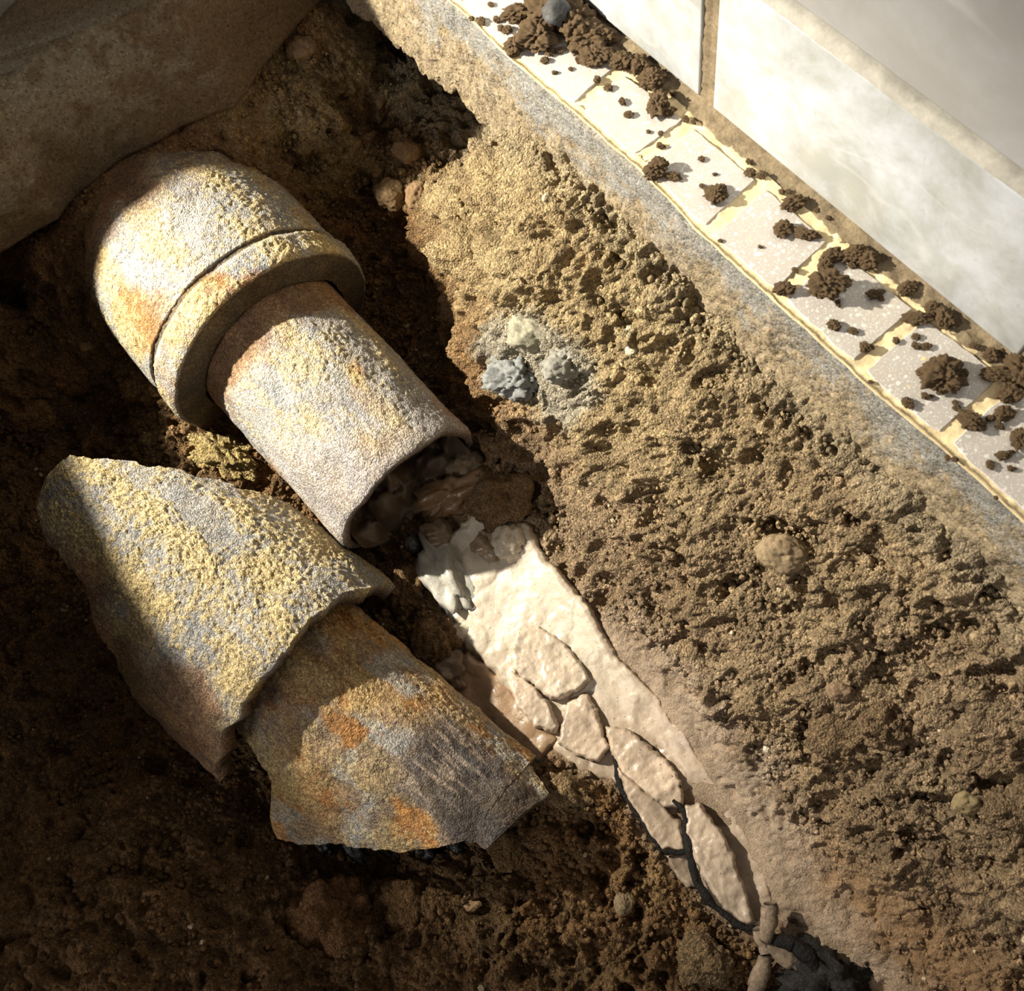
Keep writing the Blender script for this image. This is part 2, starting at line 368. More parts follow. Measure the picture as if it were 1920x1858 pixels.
def soil_top(x, y):
    i = int(np.clip((x - X0) / GS, 0, sh[0] - 1)); j = int(np.clip((y - Y0) / GS, 0, sh[1] - 1)); return GPZ[i, j]
def spot(px, py):
    d = ray(px, py); t = np.linspace(0.3, 1.1, 1600); P = CAM + t[:, None] * d
    i = np.clip(((P[:, 0] - X0) / GS).astype(int), 0, sh[0] - 1); j = np.clip(((P[:, 1] - Y0) / GS).astype(int), 0, sh[1] - 1)
    below = P[:, 2] < GPZ[i, j]; return P[np.argmax(below)]

# ------------------------------------------------------------------ floor ledge with mosaic tiles
def box_bm(bm, x0, x1, y0, y1, z0, z1):
    vs = [bm.verts.new(p) for p in ((x0, y0, z0), (x1, y0, z0), (x1, y1, z0), (x0, y1, z0), (x0, y0, z1), (x1, y0, z1), (x1, y1, z1), (x0, y1, z1))]
    for f in ((0, 3, 2, 1), (4, 5, 6, 7), (0, 1, 5, 4), (1, 2, 6, 5), (2, 3, 7, 6), (3, 0, 4, 7)): bm.faces.new([vs[i] for i in f])
def finish(name, bm, mat, parent=None, bevel=0.0, smooth=False):
    if bevel: bmesh.ops.bevel(bm, geom=bm.edges[:], offset=bevel, segments=2, affect='EDGES', profile=.6)
    bmesh.ops.recalc_face_normals(bm, faces=bm.faces)
    me = bpy.data.meshes.new(name); bm.to_mesh(me); bm.free(); return link(name, me, mat, parent, smooth)

# concrete body with the sawn face towards the trench
xs = np.r_[-.42, np.arange(-.24, .42, .0012), np.arange(.42, .80, .01)]; zs = np.linspace(-.0035, -.088, 74)
XX, ZZ = np.meshgrid(xs, zs, indexing='ij'); P3 = np.stack([XX.ravel(), 0 * XX.ravel(), ZZ.ravel()], 1)
yy = .0015 - .0018 * fbm(P3 * 30, 4) - .0007 * fbm(P3 * 160, 3) - .004 * sstep(-.02, -.09, P3[:, 2])
sdep = sstep(-.018, -.056, P3[:, 2] + .016 * fbm(P3 * 60 + 4, 4) + .006 * fbm(P3 * 400, 2))
yy -= sdep * (.0010 * grains(P3 * 330, .5)[0] + .0012 * grains(P3 * 600, .8)[0] + .0014 * fbm(P3 * 120, 4))
hang = sstep(-.05, -.088, P3[:, 2]) * (.012 * fbm(np.stack([P3[:, 0] * 45, 0 * yy, 0 * yy], 1), 4) + .004 * fbm(P3 * 200, 2))
V = np.stack([P3[:, 0], yy - .003 * sstep(-.06, -.088, P3[:, 2]), P3[:, 2] + hang], 1)
nf = len(V)
F = grid_faces(len(xs), len(zs))
top = np.stack([xs, np.full(len(xs), .09), np.full(len(xs), -.0035)], 1)
V = np.vstack([V, top]); ii = np.arange(len(xs) - 1)
F = np.vstack([F, np.stack([ii * len(zs), nf + ii, nf + ii + 1, (ii + 1) * len(zs)], 1)])
bot = np.stack([xs, np.full(len(xs), .09), np.full(len(xs), -.088)], 1); nb_ = len(V); V = np.vstack([V, bot]); lz = len(zs)
F = np.vstack([F, np.stack([ii * lz + lz - 1, (ii + 1) * lz + lz - 1, nb_ + ii + 1, nb_ + ii], 1)])
cc = np.array([.255, .25, .235]) * np.ones((len(V), 3))
soilmask = np.clip(np.r_[sdep, np.zeros(len(V) - len(sdep))] * .9 + sstep(.2, .5, fbm(V * 300 + 8, 3)) * .5 * sstep(-.004, -.02, V[:, 2]) + .3 * sstep(-.007, -.0035, V[:, 2]), 0, 1)[:, None]
cc = cc * (1 - soilmask) + np.array([.275, .21, .125]) * soilmask
floor = link('floor', raw_mesh('floor', V, F, cc), CONCRETE)
tag(floor, 'sawn grey concrete ledge topped with a row of white mosaic tiles', 'floor', kind='structure')

OXP = [(-.0531, .0037), (-.002, .002), (.051, .0024), (.0971, .0028), (.1521, -.0012), (.2006, -.0014), (.2504, -.0024), (.2997, -.0011), (.351, -.0016), (.402, -.001)]
IXP = [(-.054, .0335), (-.001, .0345), (.05, .0350), (.0997, .0366), (.1508, .0368), (.1988, .0364), (.2508, .0380), (.2992, .0405), (.351, .0395), (.402, .0395)]
rt = np.random.RandomState(3)
hw = .0036
for i in range(len(OXP) - 1):
    (ax, ay), (bx, by) = OXP[i], OXP[i + 1]; (cx_, cy_), (dx_, dy_) = IXP[i], IXP[i + 1]
    n = 9
    # rounded outline with a slightly broken front edge
    pts = []
    fr = np.linspace(0, 1, n)
    for q in fr: pts.append((ax + hw + (bx - ax - 2 * hw) * q, ay + (by - ay) * q + .0022 + rt.normal(0, .0002) + (.0014 if q in (0, 1) else 0)))
    for q in fr[1:]: pts.append((bx - hw + (dx_ - bx) * q + rt.normal(0, .00025), by + .0022 + (dy_ - by - .0025) * q))
    for q in fr[1:]: pts.append((dx_ - hw + (cx_ - dx_ + 2 * hw) * q, dy_ + (cy_ - dy_) * q - .0003 + rt.normal(0, .00025)))
    for q in fr[1:-1]: pts.append((cx_ + hw + (ax - cx_) * q + rt.normal(0, .00025), cy_ + (ay + .0022 - cy_) * q))
    bm = bmesh.new()
    b0 = [bm.verts.new((p[0], p[1], -.0043)) for p in pts]
    c = np.mean(pts, 0)
    b1 = [bm.verts.new((p[0], p[1], -.0005)) for p in pts]
    b2 = [bm.verts.new((p[0] + (c[0] - p[0]) * .022, p[1] + (c[1] - p[1]) * .026, .0002)) for p in pts]
    for r1, r2 in ((b0, b1), (b1, b2)):
        for q in range(len(pts)): bm.faces.new((r1[q], r1[(q + 1) % len(pts)], r2[(q + 1) % len(pts)], r2[q]))
    bm.faces.new(b2); bm.faces.new(b0[::-1])
    finish('mosaic_tile', bm, TERRAZZO, floor)
# cream grout bed between and around the tiles
xs = np.arange(-.40, .78, .0016); ys = np.linspace(-.0002, .0425, 26)
XX, YY = np.meshgrid(xs, ys, indexing='ij'); p = np.stack([XX.ravel(), YY.ravel(), 0 * XX.ravel()], 1)
fy = np.interp(p[:, 0], [q[0] for q in OXP], [q[1] for q in OXP])
p[:, 1] = np.where(p[:, 1] < .006, fy + p[:, 1] + .0005 * fbm(p * 90 + 2, 3), p[:, 1])
p[:, 2] = -.0007 + .0006 * fbm(p * 180, 4) + .0005 * fbm(p * 500, 2)
nb = len(ys); skirt = p.reshape(len(xs), nb, 3)[:, 0].copy(); skirt[:, 2] = -.0042
V = np.vstack([p, skirt]); ii = np.arange(len(xs) - 1); nf = len(p)
F = np.vstack([grid_faces(len(xs), nb), np.stack([ii * nb, (ii + 1) * nb, nf + ii + 1, nf + ii], 1)])
link('grout', raw_mesh('grout', V, F), GROUT, floor)
# dirty mortar fillet along the foot of the wall
xs = np.arange(-.40, .78, .0014); ys = np.linspace(0, 1, 12)
XX, YY = np.meshgrid(xs, ys, indexing='ij'); q = np.stack([XX.ravel(), YY.ravel(), 0 * XX.ravel()], 1)
ny = np.stack([q[:, 0], q[:, 1] * .02, q[:, 2]], 1)
p = np.stack([q[:, 0], .0395 + .0125 * q[:, 1] + .0012 * fbm(ny * 60, 3) * (1 - q[:, 1]), -.0012 + .0045 * q[:, 1] ** 2 + .0005 + .0011 * fbm(ny * 150, 4) + .0005 * fbm(ny * 500, 2)], 1)
p[:, 2] -= .004 * sstep(.12, 0, q[:, 1])
link('mortar_fillet', raw_mesh('mortar_fillet', p, grid_faces(len(xs), 12)), MORTAR, floor)

# ------------------------------------------------------------------ baseboard and wall tiles
bb = bpy.data.objects.new('baseboard_right', None); COL.objects.link(bb)
tag(bb, 'white marble baseboard tiles along the foot of the wall', 'baseboard', kind='structure')
BY, BH = .0493, .0905
def slab_tile(name, x0, x1, y0, y1, z0, z1, mat, parent, bev=.0012):
    bm = bmesh.new(); box_bm(bm, x0, x1, y0, y1, z0, z1); return finish(name, bm, mat, parent, bev, True)
for (x0, x1) in ((-.34, -.1055), (-.100, .0935), (.1035, .2945), (.3005, .50), (.506, .78)):
    slab_tile('marble_tile', x0, x1, BY, BY + .008, .0035, BH, MARBLE, bb)
for xj in (-.103, .0985, .2975, .503):
    zz = np.linspace(-.004, BH, 40); yv = np.linspace(0, 1, 8); A, B = np.meshgrid(zz, yv, indexing='ij')
    wj = .0052 + .002 * sstep(.03, 0, A)
    P = np.stack([xj + (B - .5) * 2 * wj, BY + .0012 - .0018 * np.abs(B - .5) * 0 + 0 * A, A], -1).reshape(-1, 3)
    P[:, 1] += .0007 * fbm(P * 250, 3) + .0016 * np.exp(-((P[:, 0] - xj) / .0008) ** 2)
    keep_world(link('joint_mortar', raw_mesh('joint_mortar', P, grid_faces(40, 8)), MORTAR, bb))
bm = bmesh.new(); box_bm(bm, -.4, .8, BY + .0025, BY + .02, -.02, BH + .001); finish('mortar_bed', bm, MORTAR, bb)
xs = np.arange(-.34, .78, .003); prof = np.array([(BY + .0002, BH - .0005), (BY + .0012, BH + .0022), (BY + .0038, BH + .0042), (BY + .009, BH + .0048)])
P = np.array([[(x, y, z) for y, z in prof] for x in xs]).reshape(-1, 3); P[:, 2] += .0006 * fbm(P * 120, 3)
link('cream_edge_strip', raw_mesh('cream_edge_strip', P, grid_faces(len(xs), 4)), CHAMFER, bb)
wall = bpy.data.objects.new('wall_right', None); COL.objects.link(wall)
tag(wall, 'pale grey marble tiled wall above the baseboard', 'wall', kind='structure')
for (x0, x1) in ((-.45, -.1025), (-.1, .4985), (.501, .9)):
    slab_tile('wall_tile', x0, x1, BY + .0042, BY + .012, BH + .0062, .42, MARBLE2, wall)
bm = bmesh.new(); box_bm(bm, -.46, .92, BY + .0065, BY + .05, BH - .02, .43); finish('mortar_bed', bm, mat_plain('grey_joint', (.30, .28, .27), .9), wall)

# ------------------------------------------------------------------ broken floor slab over the far and near left end
LB = [(-.232, -.265, -.13), (-.185, -.245, -.105)]
edge_pts = [(-.60, .03), (-.215, .03), (-.205, -.03), (-.196, -.075), (-.181, -.115), (-.196, -.15), (-.204, -.19), (-.207, -.229), (-.199, -.252), (-.204, -.285), (-.212, -.334), (-.195, -.376), (-.132, -.387), (-.099, -.392), (-.075, -.399), (-.037, -.406), (-.012, -.412), (.05, -.44), (.10, -.49), (.15, -.60), (.15, -.95), (-.60, -.95)]
bm = bmesh.new()
ep = []
rr = np.random.RandomState(5)
for i in range(len(edge_pts)):
    a = np.array(edge_pts[i]); b = np.array(edge_pts[(i + 1) % len(edge_pts)]); n = max(1, int(np.linalg.norm(b - a) / .012)) if 1 <= i <= 17 else 1
    for j in range(n):
        q = a + (b - a) * j / n; ep.append(q)
ep = np.array(ep); n = len(ep); levels = np.linspace(0, -.088, 10); rows = []
for zi, z in enumerate(levels):
    q = np.c_[ep, np.full(n, z)]; off = .0028 * fbm(q * 40, 4) + .0016 * fbm(q * 130, 2) - .006 * sstep(-.02, 0, z) ** 2 + .004 * sstep(-.06, -.088, z)
    q[:, 1] -= .10 * sstep(0, -.088, z) * sstep(-.36, -.385, q[:, 1]) * (q[:, 1] > -.9)
    q[:, 0] += off * (q[:, 0] > -.5); q[:, 1] += off * .5
    rows.append([bm.verts.new(v) for v in q])
for r1, r2 in zip(rows, rows[1:]):
    for j in range(n): bm.faces.new((r1[j], r1[(j + 1) % n], r2[(j + 1) % n], r2[j]))
bm.faces.new(rows[0]); bm.faces.new(rows[-1][::-1])
bmesh.ops.recalc_face_normals(bm, faces=bm.faces)
bmesh.ops.subdivide_edges(bm, edges=[ed for ed in bm.edges if ed.calc_length() < .02], cuts=3, use_grid_fill=True)
me = bpy.data.meshes.new('floor_slab'); bm.to_mesh(me); bm.free()
V = np.zeros(len(me.vertices) * 3); me.vertices.foreach_get('co', V); V = V.reshape(-1, 3)
edgy = V[:, 0] > -.26
sm = np.clip(sstep(-.035, -.09, V[:, 2] + .03 * fbm(V * 45 + 5, 4)) * .9 + sstep(-.15, .6, fbm(V * 110, 5) + .7 * fbm(V * 300, 3)) * .8 + sstep(-.145, -.10, V[:, 1] + .03 * fbm(V * 30, 3)) * .9, 0, 1)[:, None]
cc = np.array([.215, .18, .125]) * (1 - sm) + np.array([.13, .085, .043]) * sm
at = me.color_attributes.new('tint', 'FLOAT_COLOR', 'POINT'); at.data.foreach_set('color', np.c_[cc, np.ones(len(V))].astype(np.float32).ravel())
slab = link('floor_slab', me, CONCRETE)
tag(slab, 'soil smeared grey concrete slab end at the far end of the trench', 'slab', kind='structure')

# unseen step added on the slab, outlined to throw shade over slab and pipes
shade_block_pts = [(-.60, .03), (-.262, .03), (-.2635, -.09), (-.263, -.156), (-.256, -.190), (-.245, -.221), (-.256, -.248), (-.263, -.278), (-.265, -.308), (-.259, -.325), (-.263, -.350), (-.269, -.388), (-.256, -.420), (-.208, -.428), (-.183, -.432), (-.164, -.437), (-.135, -.443), (-.116, -.447), (-.06, -.47), (0, -.53), (.05, -.64), (.05, -.95), (-.60, -.95)]
bm = bmesh.new(); lo_ = [bm.verts.new((x, y, -.001)) for x, y in shade_block_pts]; hi_ = [bm.verts.new((x, y, .10)) for x, y in shade_block_pts]
for j in range(len(shade_block_pts)): bm.faces.new((lo_[j], lo_[(j + 1) % len(shade_block_pts)], hi_[(j + 1) % len(shade_block_pts)], hi_[j]))
bm.faces.new(hi_); bm.faces.new(lo_[::-1])
finish('step', bm, mat_plain('shade_block_concrete', (.28, .26, .22)), slab)

# ------------------------------------------------------------------ pipe surfaces
def frame_of(d):
    d = d / np.linalg.norm(d); e1 = np.array([0, 0, 1.]) - d * d[2]; e1 /= np.linalg.norm(e1); return d, e1, np.cross(d, e1)
def pipe_tint(Q, P, th, seed, rusty=0.0):
    """Q: pipe coordinates (s, R*th, 0). colour and sand cover; sand lies on the upward side in streaky patches"""
    str_ = np.stack([Q[:, 0] * 26, Q[:, 1] * 60, Q[:, 2]], 1)
    n = fbm(str_ + seed, 4); n2 = fbm(Q * 45 + seed * 2, 4); n3 = fbm(Q * 22 + seed * 3, 3); fine = fbm(Q * 420 + seed, 3)
    iron = np.array([.34, .32, .29]); bluish = np.array([.235, .24, .25]); rust = np.array([.30, .145, .05]); sand = np.array([.52, .405, .20]); ochre = np.array([.40, .28, .12])
    k = sstep(-.2, .7, n2)[:, None]; c = iron * (1 - k) + bluish * k
    k = sstep(.25 - rusty, .8 - rusty, n3 + .25 * n)[:, None]; c = c * (1 - k) + rust * k
    k = (sstep(.0, .8, n - .4 * n2) * .55)[:, None]; c = c * (1 - k) + ochre * k
    sm = sstep(-.45, .35, n + .8 * fine + .25 * n2 + .05)
    return c, sm, sand
def pipe_part(name, A, d, srow, Rrow, th0, th1, nth, mat, parent, seed, rusty=0., sandy=1., thick=.0, amp=1.0, jag0=None, jag1=None, tc=None, paint=None):
    LL = srow[0] + np.r_[0, np.cumsum(np.hypot(np.diff(srow), np.diff(Rrow)))]
    d, e1, e2 = frame_of(d); ns = len(srow)
    U = np.linspace(-1, 1, nth); U = (.6 * U + .4 * U ** 3) * .5 + .5 if nth > 270 else U * .5 + .5
    S = np.repeat(np.asarray(srow)[:, None], nth, 1); Rr = np.repeat(np.asarray(Rrow)[:, None], nth, 1)
    t0 = np.broadcast_to(np.asarray(th0, float), (ns,)); t1 = np.broadcast_to(np.asarray(th1, float), (ns,))
    T = t0[:, None] + (t1 - t0)[:, None] * U[None]
    if jag1 is not None: S = S + (jag1(T) * ((S - S.min()) / (S.max() - S.min())) ** 2)
    S = S.ravel(); Rr = Rr.ravel(); T = T.ravel()
    Q = np.stack([np.repeat(LL, nth), .07 * T, 0 * S], 1)
    c, sm, sand = pipe_tint(Q, None, T, seed, rusty)
    sm = sm * sandy
    upw = sstep(-.2, .5, np.cos(T)); sm = sm * upw
    gr, gi = grains(np.stack([S, Rr * np.cos(T), Rr * np.sin(T)], 1) * 880 + seed, .75)
    gr2, gi2 = grains(np.stack([S, Rr * np.cos(T), Rr * np.sin(T)], 1) * 430 + seed, .30)
    if paint is not None: c, sm = paint(S, T, Rr, Q, c, sm)
    h = amp * (.0010 * fbm(Q * 60 + seed, 4) + sm * (.0006 * gr + .0005 * gr2) + .0003 * gr2 * upw)
    Rf = Rr + h
    n = e1[None] * np.cos(T)[:, None] + e2[None] * np.sin(T)[:, None]
    P = A + d[None] * S[:, None] + n * Rf[:, None]
    Pin = A + d[None] * S[:, None] + n * (Rr - thick)[:, None]
    if tc is not None:
        f = T > tc; nc = e1 * math.cos(tc) + e2 * math.sin(tc); tg = -e1 * math.sin(tc) + e2 * math.cos(tc)
        ext = A + d[None] * S[:, None] + tg[None] * ((T - tc) * Rr.mean())[:, None]
        P = np.where(f[:, None], ext + nc[None] * Rf[:, None], P); Pin = np.where(f[:, None], ext + nc[None] * (Rr - thick)[:, None], Pin)
    k = (sm * (.35 + .65 * gr))[:, None]; sandc = sand * (.75 + .5 * gi[:, None])
    c = c * (1 - k) + sandc * k
    F = grid_faces(ns, nth)
    if thick:
        N = len(P); V = np.vstack([P, Pin]); F2 = F[:, ::-1] + N
        idx = np.arange(N).reshape(ns, nth)
        def strip(a): return np.stack([a[:-1], a[1:], a[1:] + N, a[:-1] + N], 1)
        F = np.vstack([F, F2, strip(idx[0]), strip(idx[-1])[:, ::-1], strip(idx[:, 0])[:, ::-1], strip(idx[:, -1])])
        ci = np.array([.11, .062, .03]) * (.8 + .4 * gi[:, None]); c = np.vstack([c, ci])
        P = V
    return link(name, raw_mesh(name, P, F, c), mat, parent)
def fixn(o):
    bm = bmesh.new(); bm.from_mesh(o.data); bmesh.ops.recalc_face_normals(bm, faces=bm.faces); bm.to_mesh(o.data); bm.free(); return o

# whole pipe
PM = onz(767, 920, -.18); PB = onz(484, 611, -.165)
pd = (PM - PB) / np.linalg.norm(PM - PB); PB = PB + pd * .020; LEN = np.linalg.norm(PM - PB)
pipe = empty('drain_pipe', PB)
tag(pipe, 'rusty sand-dusted iron drain pipe with socket collar and open broken mouth', 'pipe')
FULL = (math.radians(-150), math.radians(150))
s = np.linspace(-.175, -.027, 190)
R = np.interp(s, [-.175, -.155, -.13, -.11, -.085, -.05, -.027], [.060, .061, .068, .0765, .0805, .0815, .081])
SOCKET_ARGS = (s, R)
# groove and lip: the lip ring stands a little proud behind a dark crack
s = np.r_[np.linspace(-.0275, -.022, 4), np.linspace(-.021, -.001, 22), np.linspace(0, .0012, 26)]
R = np.r_[[.0795, .0790, .0792, .0805], np.interp(np.linspace(0, 1, 22), [0, .12, .85, 1], [.0815, .0830, .0828, .0815]), np.linspace(.0805, .059, 26)]
def lip_paint(S, T, Rr, Q, c, sm):  # front ring dark brown: dirt, with its shade painted into the colour
    k = sstep(.0806, .0792, Rr)[:, None] * .92; f = (.75 + .5 * sstep(-.5, .5, fbm(Q * 90, 4)))[:, None]
    return c * (1 - k) + np.array([.075, .052, .028]) * f * k, sm * (1 - .98 * k[:, 0])
def lip_wob(T): return .0012 * fbm(np.stack([T * 3, 0 * T, 0 * T], -1).reshape(-1, 3), 3).reshape(T.shape)
keep_world(pipe_part('lip', PB, pd, s, R, *FULL, 340, PIPEM, pipe, 4.1, .05, 1.15, jag1=lip_wob, paint=lip_paint))
def socket_paint(S, T, Rr, Q, c, sm):
    k = sstep(-.085, -.125, S + .018 * fbm(Q * 40 + 3, 3))[:, None] * .9; f = (.7 + .6 * sstep(-.5, .5, fbm(Q * 70 + 8, 4)))[:, None]
    return c * (1 - k) + np.array([.20, .095, .038]) * f * k, sm * (1 - .9 * k[:, 0])
def barrel_paint(S, T, Rr, Q, c, sm):
    k = (sstep(LEN - .085, LEN - .015, S + .03 * np.sin(T * 1.2) + .02 * fbm(Q * 40 + 21, 3)) * .9)[:, None]; f = (.85 + .3 * sstep(-.5, .5, fbm(Q * 60 + 9, 4)))[:, None]
    c = c * (1 - k) + np.array([.30, .275, .27]) * f * k; sm = sm * (1 - .85 * k[:, 0])
    k = (sstep(.034, .016, S + .012 * fbm(Q * 50 + 2, 3)) * .85)[:, None]
    return c * (1 - k) + np.array([.24, .115, .045]) * f * k, sm * (1 - .9 * k[:, 0])
keep_world(pipe_part('socket', PB, pd, *SOCKET_ARGS, *FULL, 300, PIPEM, pipe, 1.3, .05, 1.0, thick=.012, paint=socket_paint))
def mouth_wob(T): return .0016 * fbm(np.stack([T * 2.2, 0 * T + 4, 0 * T], -1).reshape(-1, 3), 4).reshape(T.shape)
s = np.linspace(-.035, LEN, 190); R = np.interp(s, [-.035, .0, LEN - .02, LEN - .003, LEN], [.0572, .0572, .0568, .0565, .0555])
keep_world(pipe_part('barrel', PB, pd, s, R, math.radians(-165), math.radians(165), 300, PIPEM, pipe, 8.7, .0, .9, thick=.0055, jag1=mouth_wob, paint=barrel_paint))
# muddy deposit half filling the mouth
d, e1, e2 = frame_of(pd)
uu = np.linspace(-1, 1, 60); ss = np.linspace(LEN - .075, LEN + .006, 56)
A, B = np.meshgrid(ss, uu, indexing='ij'); A = A.ravel(); B = B.ravel()
base = PB + d[None] * A[:, None] + e2[None] * (B * .0485)[:, None]
hh = -.030 + .010 * fbm(base * 55, 4) + .012 * B ** 2 + .012 * grains(base * 60, .8)[0] - .012 * sstep(LEN - .012, LEN + .006, A)
lim = np.sqrt(np.clip(.0487 ** 2 - (B * .0485) ** 2, 0, 1)); hh = np.maximum(hh, -lim)
P = base + e1[None] * hh[:, None]
cm = np.array([.15, .105, .07]) * (.8 + .5 * sstep(-.4, .6, fbm(base * 40, 3)))[:, None]
keep_world(link('mud_deposit', raw_mesh('mud_deposit', P, grid_faces(56, 60), cm), MUD, pipe))

# ------------------------------------------------------------------ broken half shell lying beside the pipe
FA = onz(580, 1274, -.205); FE = onz(900, 1553, -.215); fd = (FE - FA) / np.linalg.norm(FE - FA)
def cyl_hit(px, py, A, d, Rr):
    d, e1, e2 = frame_of(d); r = ray(px, py); wv = CAM - A; rp = r - d * (r @ d); wp = wv - d * (wv @ d)
    a = rp @ rp; b = 2 * rp @ wp; c = wp @ wp - Rr * Rr; D = max(b * b - 4 * a * c, 0); t = (-b - math.sqrt(D)) / (2 * a)
    P = CAM + r * t; s = (P - A) @ d; q = P - A - d * s; return s, math.atan2(q @ e2, q @ e1)
def flat_hit(px, py, A, d, Rr, tc):
    s_, t_ = cyl_hit(px, py, A, d, Rr)
    if t_ < tc: return s_, t_
    d, e1, e2 = frame_of(d); n = e1 * math.cos(tc) + e2 * math.sin(tc); tg = -e1 * math.sin(tc) + e2 * math.cos(tc)
    r = ray(px, py); P0 = A + n * Rr; t = ((P0 - CAM) @ n) / (r @ n); P = CAM + r * t
    return (P - A) @ d, tc + ((P - P0) @ tg) / Rr
def shell_rows(pts, A, d, Rr, ns, s0=None, s1=None, tc=9.):
    q = np.array([flat_hit(a, b, A, d, Rr, tc) for a, b in pts]); s0 = q[:, 0].min() + .0015 if s0 is None else s0; s1 = q[:, 0].max() - .0015 if s1 is None else s1
    srow = np.linspace(s0, s1, ns); lo = np.zeros(ns); hi = np.zeros(ns)
    for k_, sv in enumerate(srow):
        x = []
        for i in range(len(q)):
            a, b = q[i], q[(i + 1) % len(q)]
            if (a[0] - sv) * (b[0] - sv) < 0: x.append(a[1] + (b[1] - a[1]) * (sv - a[0]) / (b[0] - a[0]))
        if len(x) < 2: x = [lo[k_ - 1], hi[k_ - 1]]
        lo[k_] = min(x); hi[k_] = max(x)
    return srow, lo, hi
frag = empty('pipe_fragment', FA)
tag(frag, 'broken rust-stained half shell of drain pipe lying below the whole pipe', 'pipe')
BELL = [(88, 885), (140, 850), (240, 862), (330, 885), (430, 905), (480, 925), (560, 980), (650, 1060), (735, 1112), (650, 1130), (540, 1210), (480, 1290), (402, 1440), (300, 1362), (230, 1252), (185, 1190), (160, 1100), (80, 1000), (60, 950)]
def flank_paint(S, T, Rr, Q, c, sm):  # rust brown, with the slab's shade painted in along its shadow edge
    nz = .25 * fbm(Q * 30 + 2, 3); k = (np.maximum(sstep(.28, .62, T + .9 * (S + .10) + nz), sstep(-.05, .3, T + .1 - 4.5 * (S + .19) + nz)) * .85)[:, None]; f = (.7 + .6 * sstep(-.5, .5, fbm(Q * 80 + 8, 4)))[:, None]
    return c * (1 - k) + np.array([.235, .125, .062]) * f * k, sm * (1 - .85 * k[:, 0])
sr, lo, hi = shell_rows(BELL, FA, fd, .083, 190, s1=.003)
right = sstep(-.10, -.075, sr)
lo = np.where(sr > -.105, np.minimum(lo, -1.05 - .5 * sstep(-.105, -.06, sr)), lo)          # past the silhouette it curves down into the soil
hi = np.where((sr > -.075), np.maximum(hi, 1.25), hi)
ker = np.ones(31) / 31; sm_ = lambda v: np.convolve(np.pad(v, 15, 'edge'), ker, 'valid')
lo, hi = sm_(lo), np.where(sr > -.11, sm_(hi), hi)
jl = .030 * fbm(np.stack([sr * 110, 0 * sr, 0 * sr], 1), 3)
R = np.interp(sr, [-.2, -.1, -.03, -.012, .003], [.0815, .083, .083, .0842, .0832])
def rim_wob(T): return .0045 * fbm(np.stack([T * 5, 0 * T + 9, 0 * T], -1).reshape(-1, 3), 4).reshape(T.shape)
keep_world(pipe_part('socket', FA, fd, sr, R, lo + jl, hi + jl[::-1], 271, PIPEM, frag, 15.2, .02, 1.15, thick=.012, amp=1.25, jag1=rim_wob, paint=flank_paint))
def shell_paint(S, T, Rr, Q, c, sm):
    n = fbm(Q * 34 + 11, 4); n2 = fbm(Q * 75 + 4, 4); f = (.75 + .5 * sstep(-.6, .6, fbm(Q * 110 + 9, 4)))[:, None]
    br = np.array([.265, .165, .080]); k = sstep(-.35, .35, n2 + .2)[:, None] * .75; c = c * (1 - k) + br * f * k
    k = (sstep(.30, .6, n + .15 * n2) * .85)[:, None]; c = c * (1 - k) + np.array([.36, .165, .045]) * f * k
    k = (sstep(.5, .9, T) * sstep(.07, .02, S) * .7)[:, None]; c = c * (1 - k) + np.array([.36, .25, .085]) * f * k
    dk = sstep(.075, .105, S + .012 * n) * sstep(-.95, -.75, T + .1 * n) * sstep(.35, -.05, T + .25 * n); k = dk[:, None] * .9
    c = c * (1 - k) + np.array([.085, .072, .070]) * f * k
    st = fbm(np.stack([S * 60, T * .07 * 330, 0 * S], 1) + 3, 4); k = (dk * sstep(.05, .5, st) * sstep(.145, .12, S) * .6)[:, None]; c = c * (1 - k) + np.array([.42, .33, .26]) * k
    return c, sm * (1 - .9 * dk) * .8
BARREL = [(690, 1165), (800, 1270), (900, 1360), (1000, 1440), (1034, 1490), (985, 1522), (912, 1592), (870, 1582), (760, 1600), (690, 1588), (600, 1585), (515, 1578), (508, 1530), (510, 1460), (470, 1395), (440, 1360), (440, 1300), (560, 1180)]
TC = .55; sr, lo, hi = shell_rows(BARREL, FA, fd, .057, 200, s0=-.012, tc=TC)
lo = np.where(sr < .150, np.minimum(lo, -1.45), lo); 
lo = lo + sstep(.135, .172, sr) * .0
jl = .035 * fbm(np.stack([sr * 130 + 5, 0 * sr, 0 * sr], 1), 3)
R = np.interp(sr, [-.012, .01, .17], [.0580, .0572, .0565])
keep_world(pipe_part('barrel', FA, fd, sr, R, lo, hi + jl, 260, PIPEM, frag, 23.9, .30, .75, thick=.008, amp=1.3, tc=TC, paint=shell_paint))

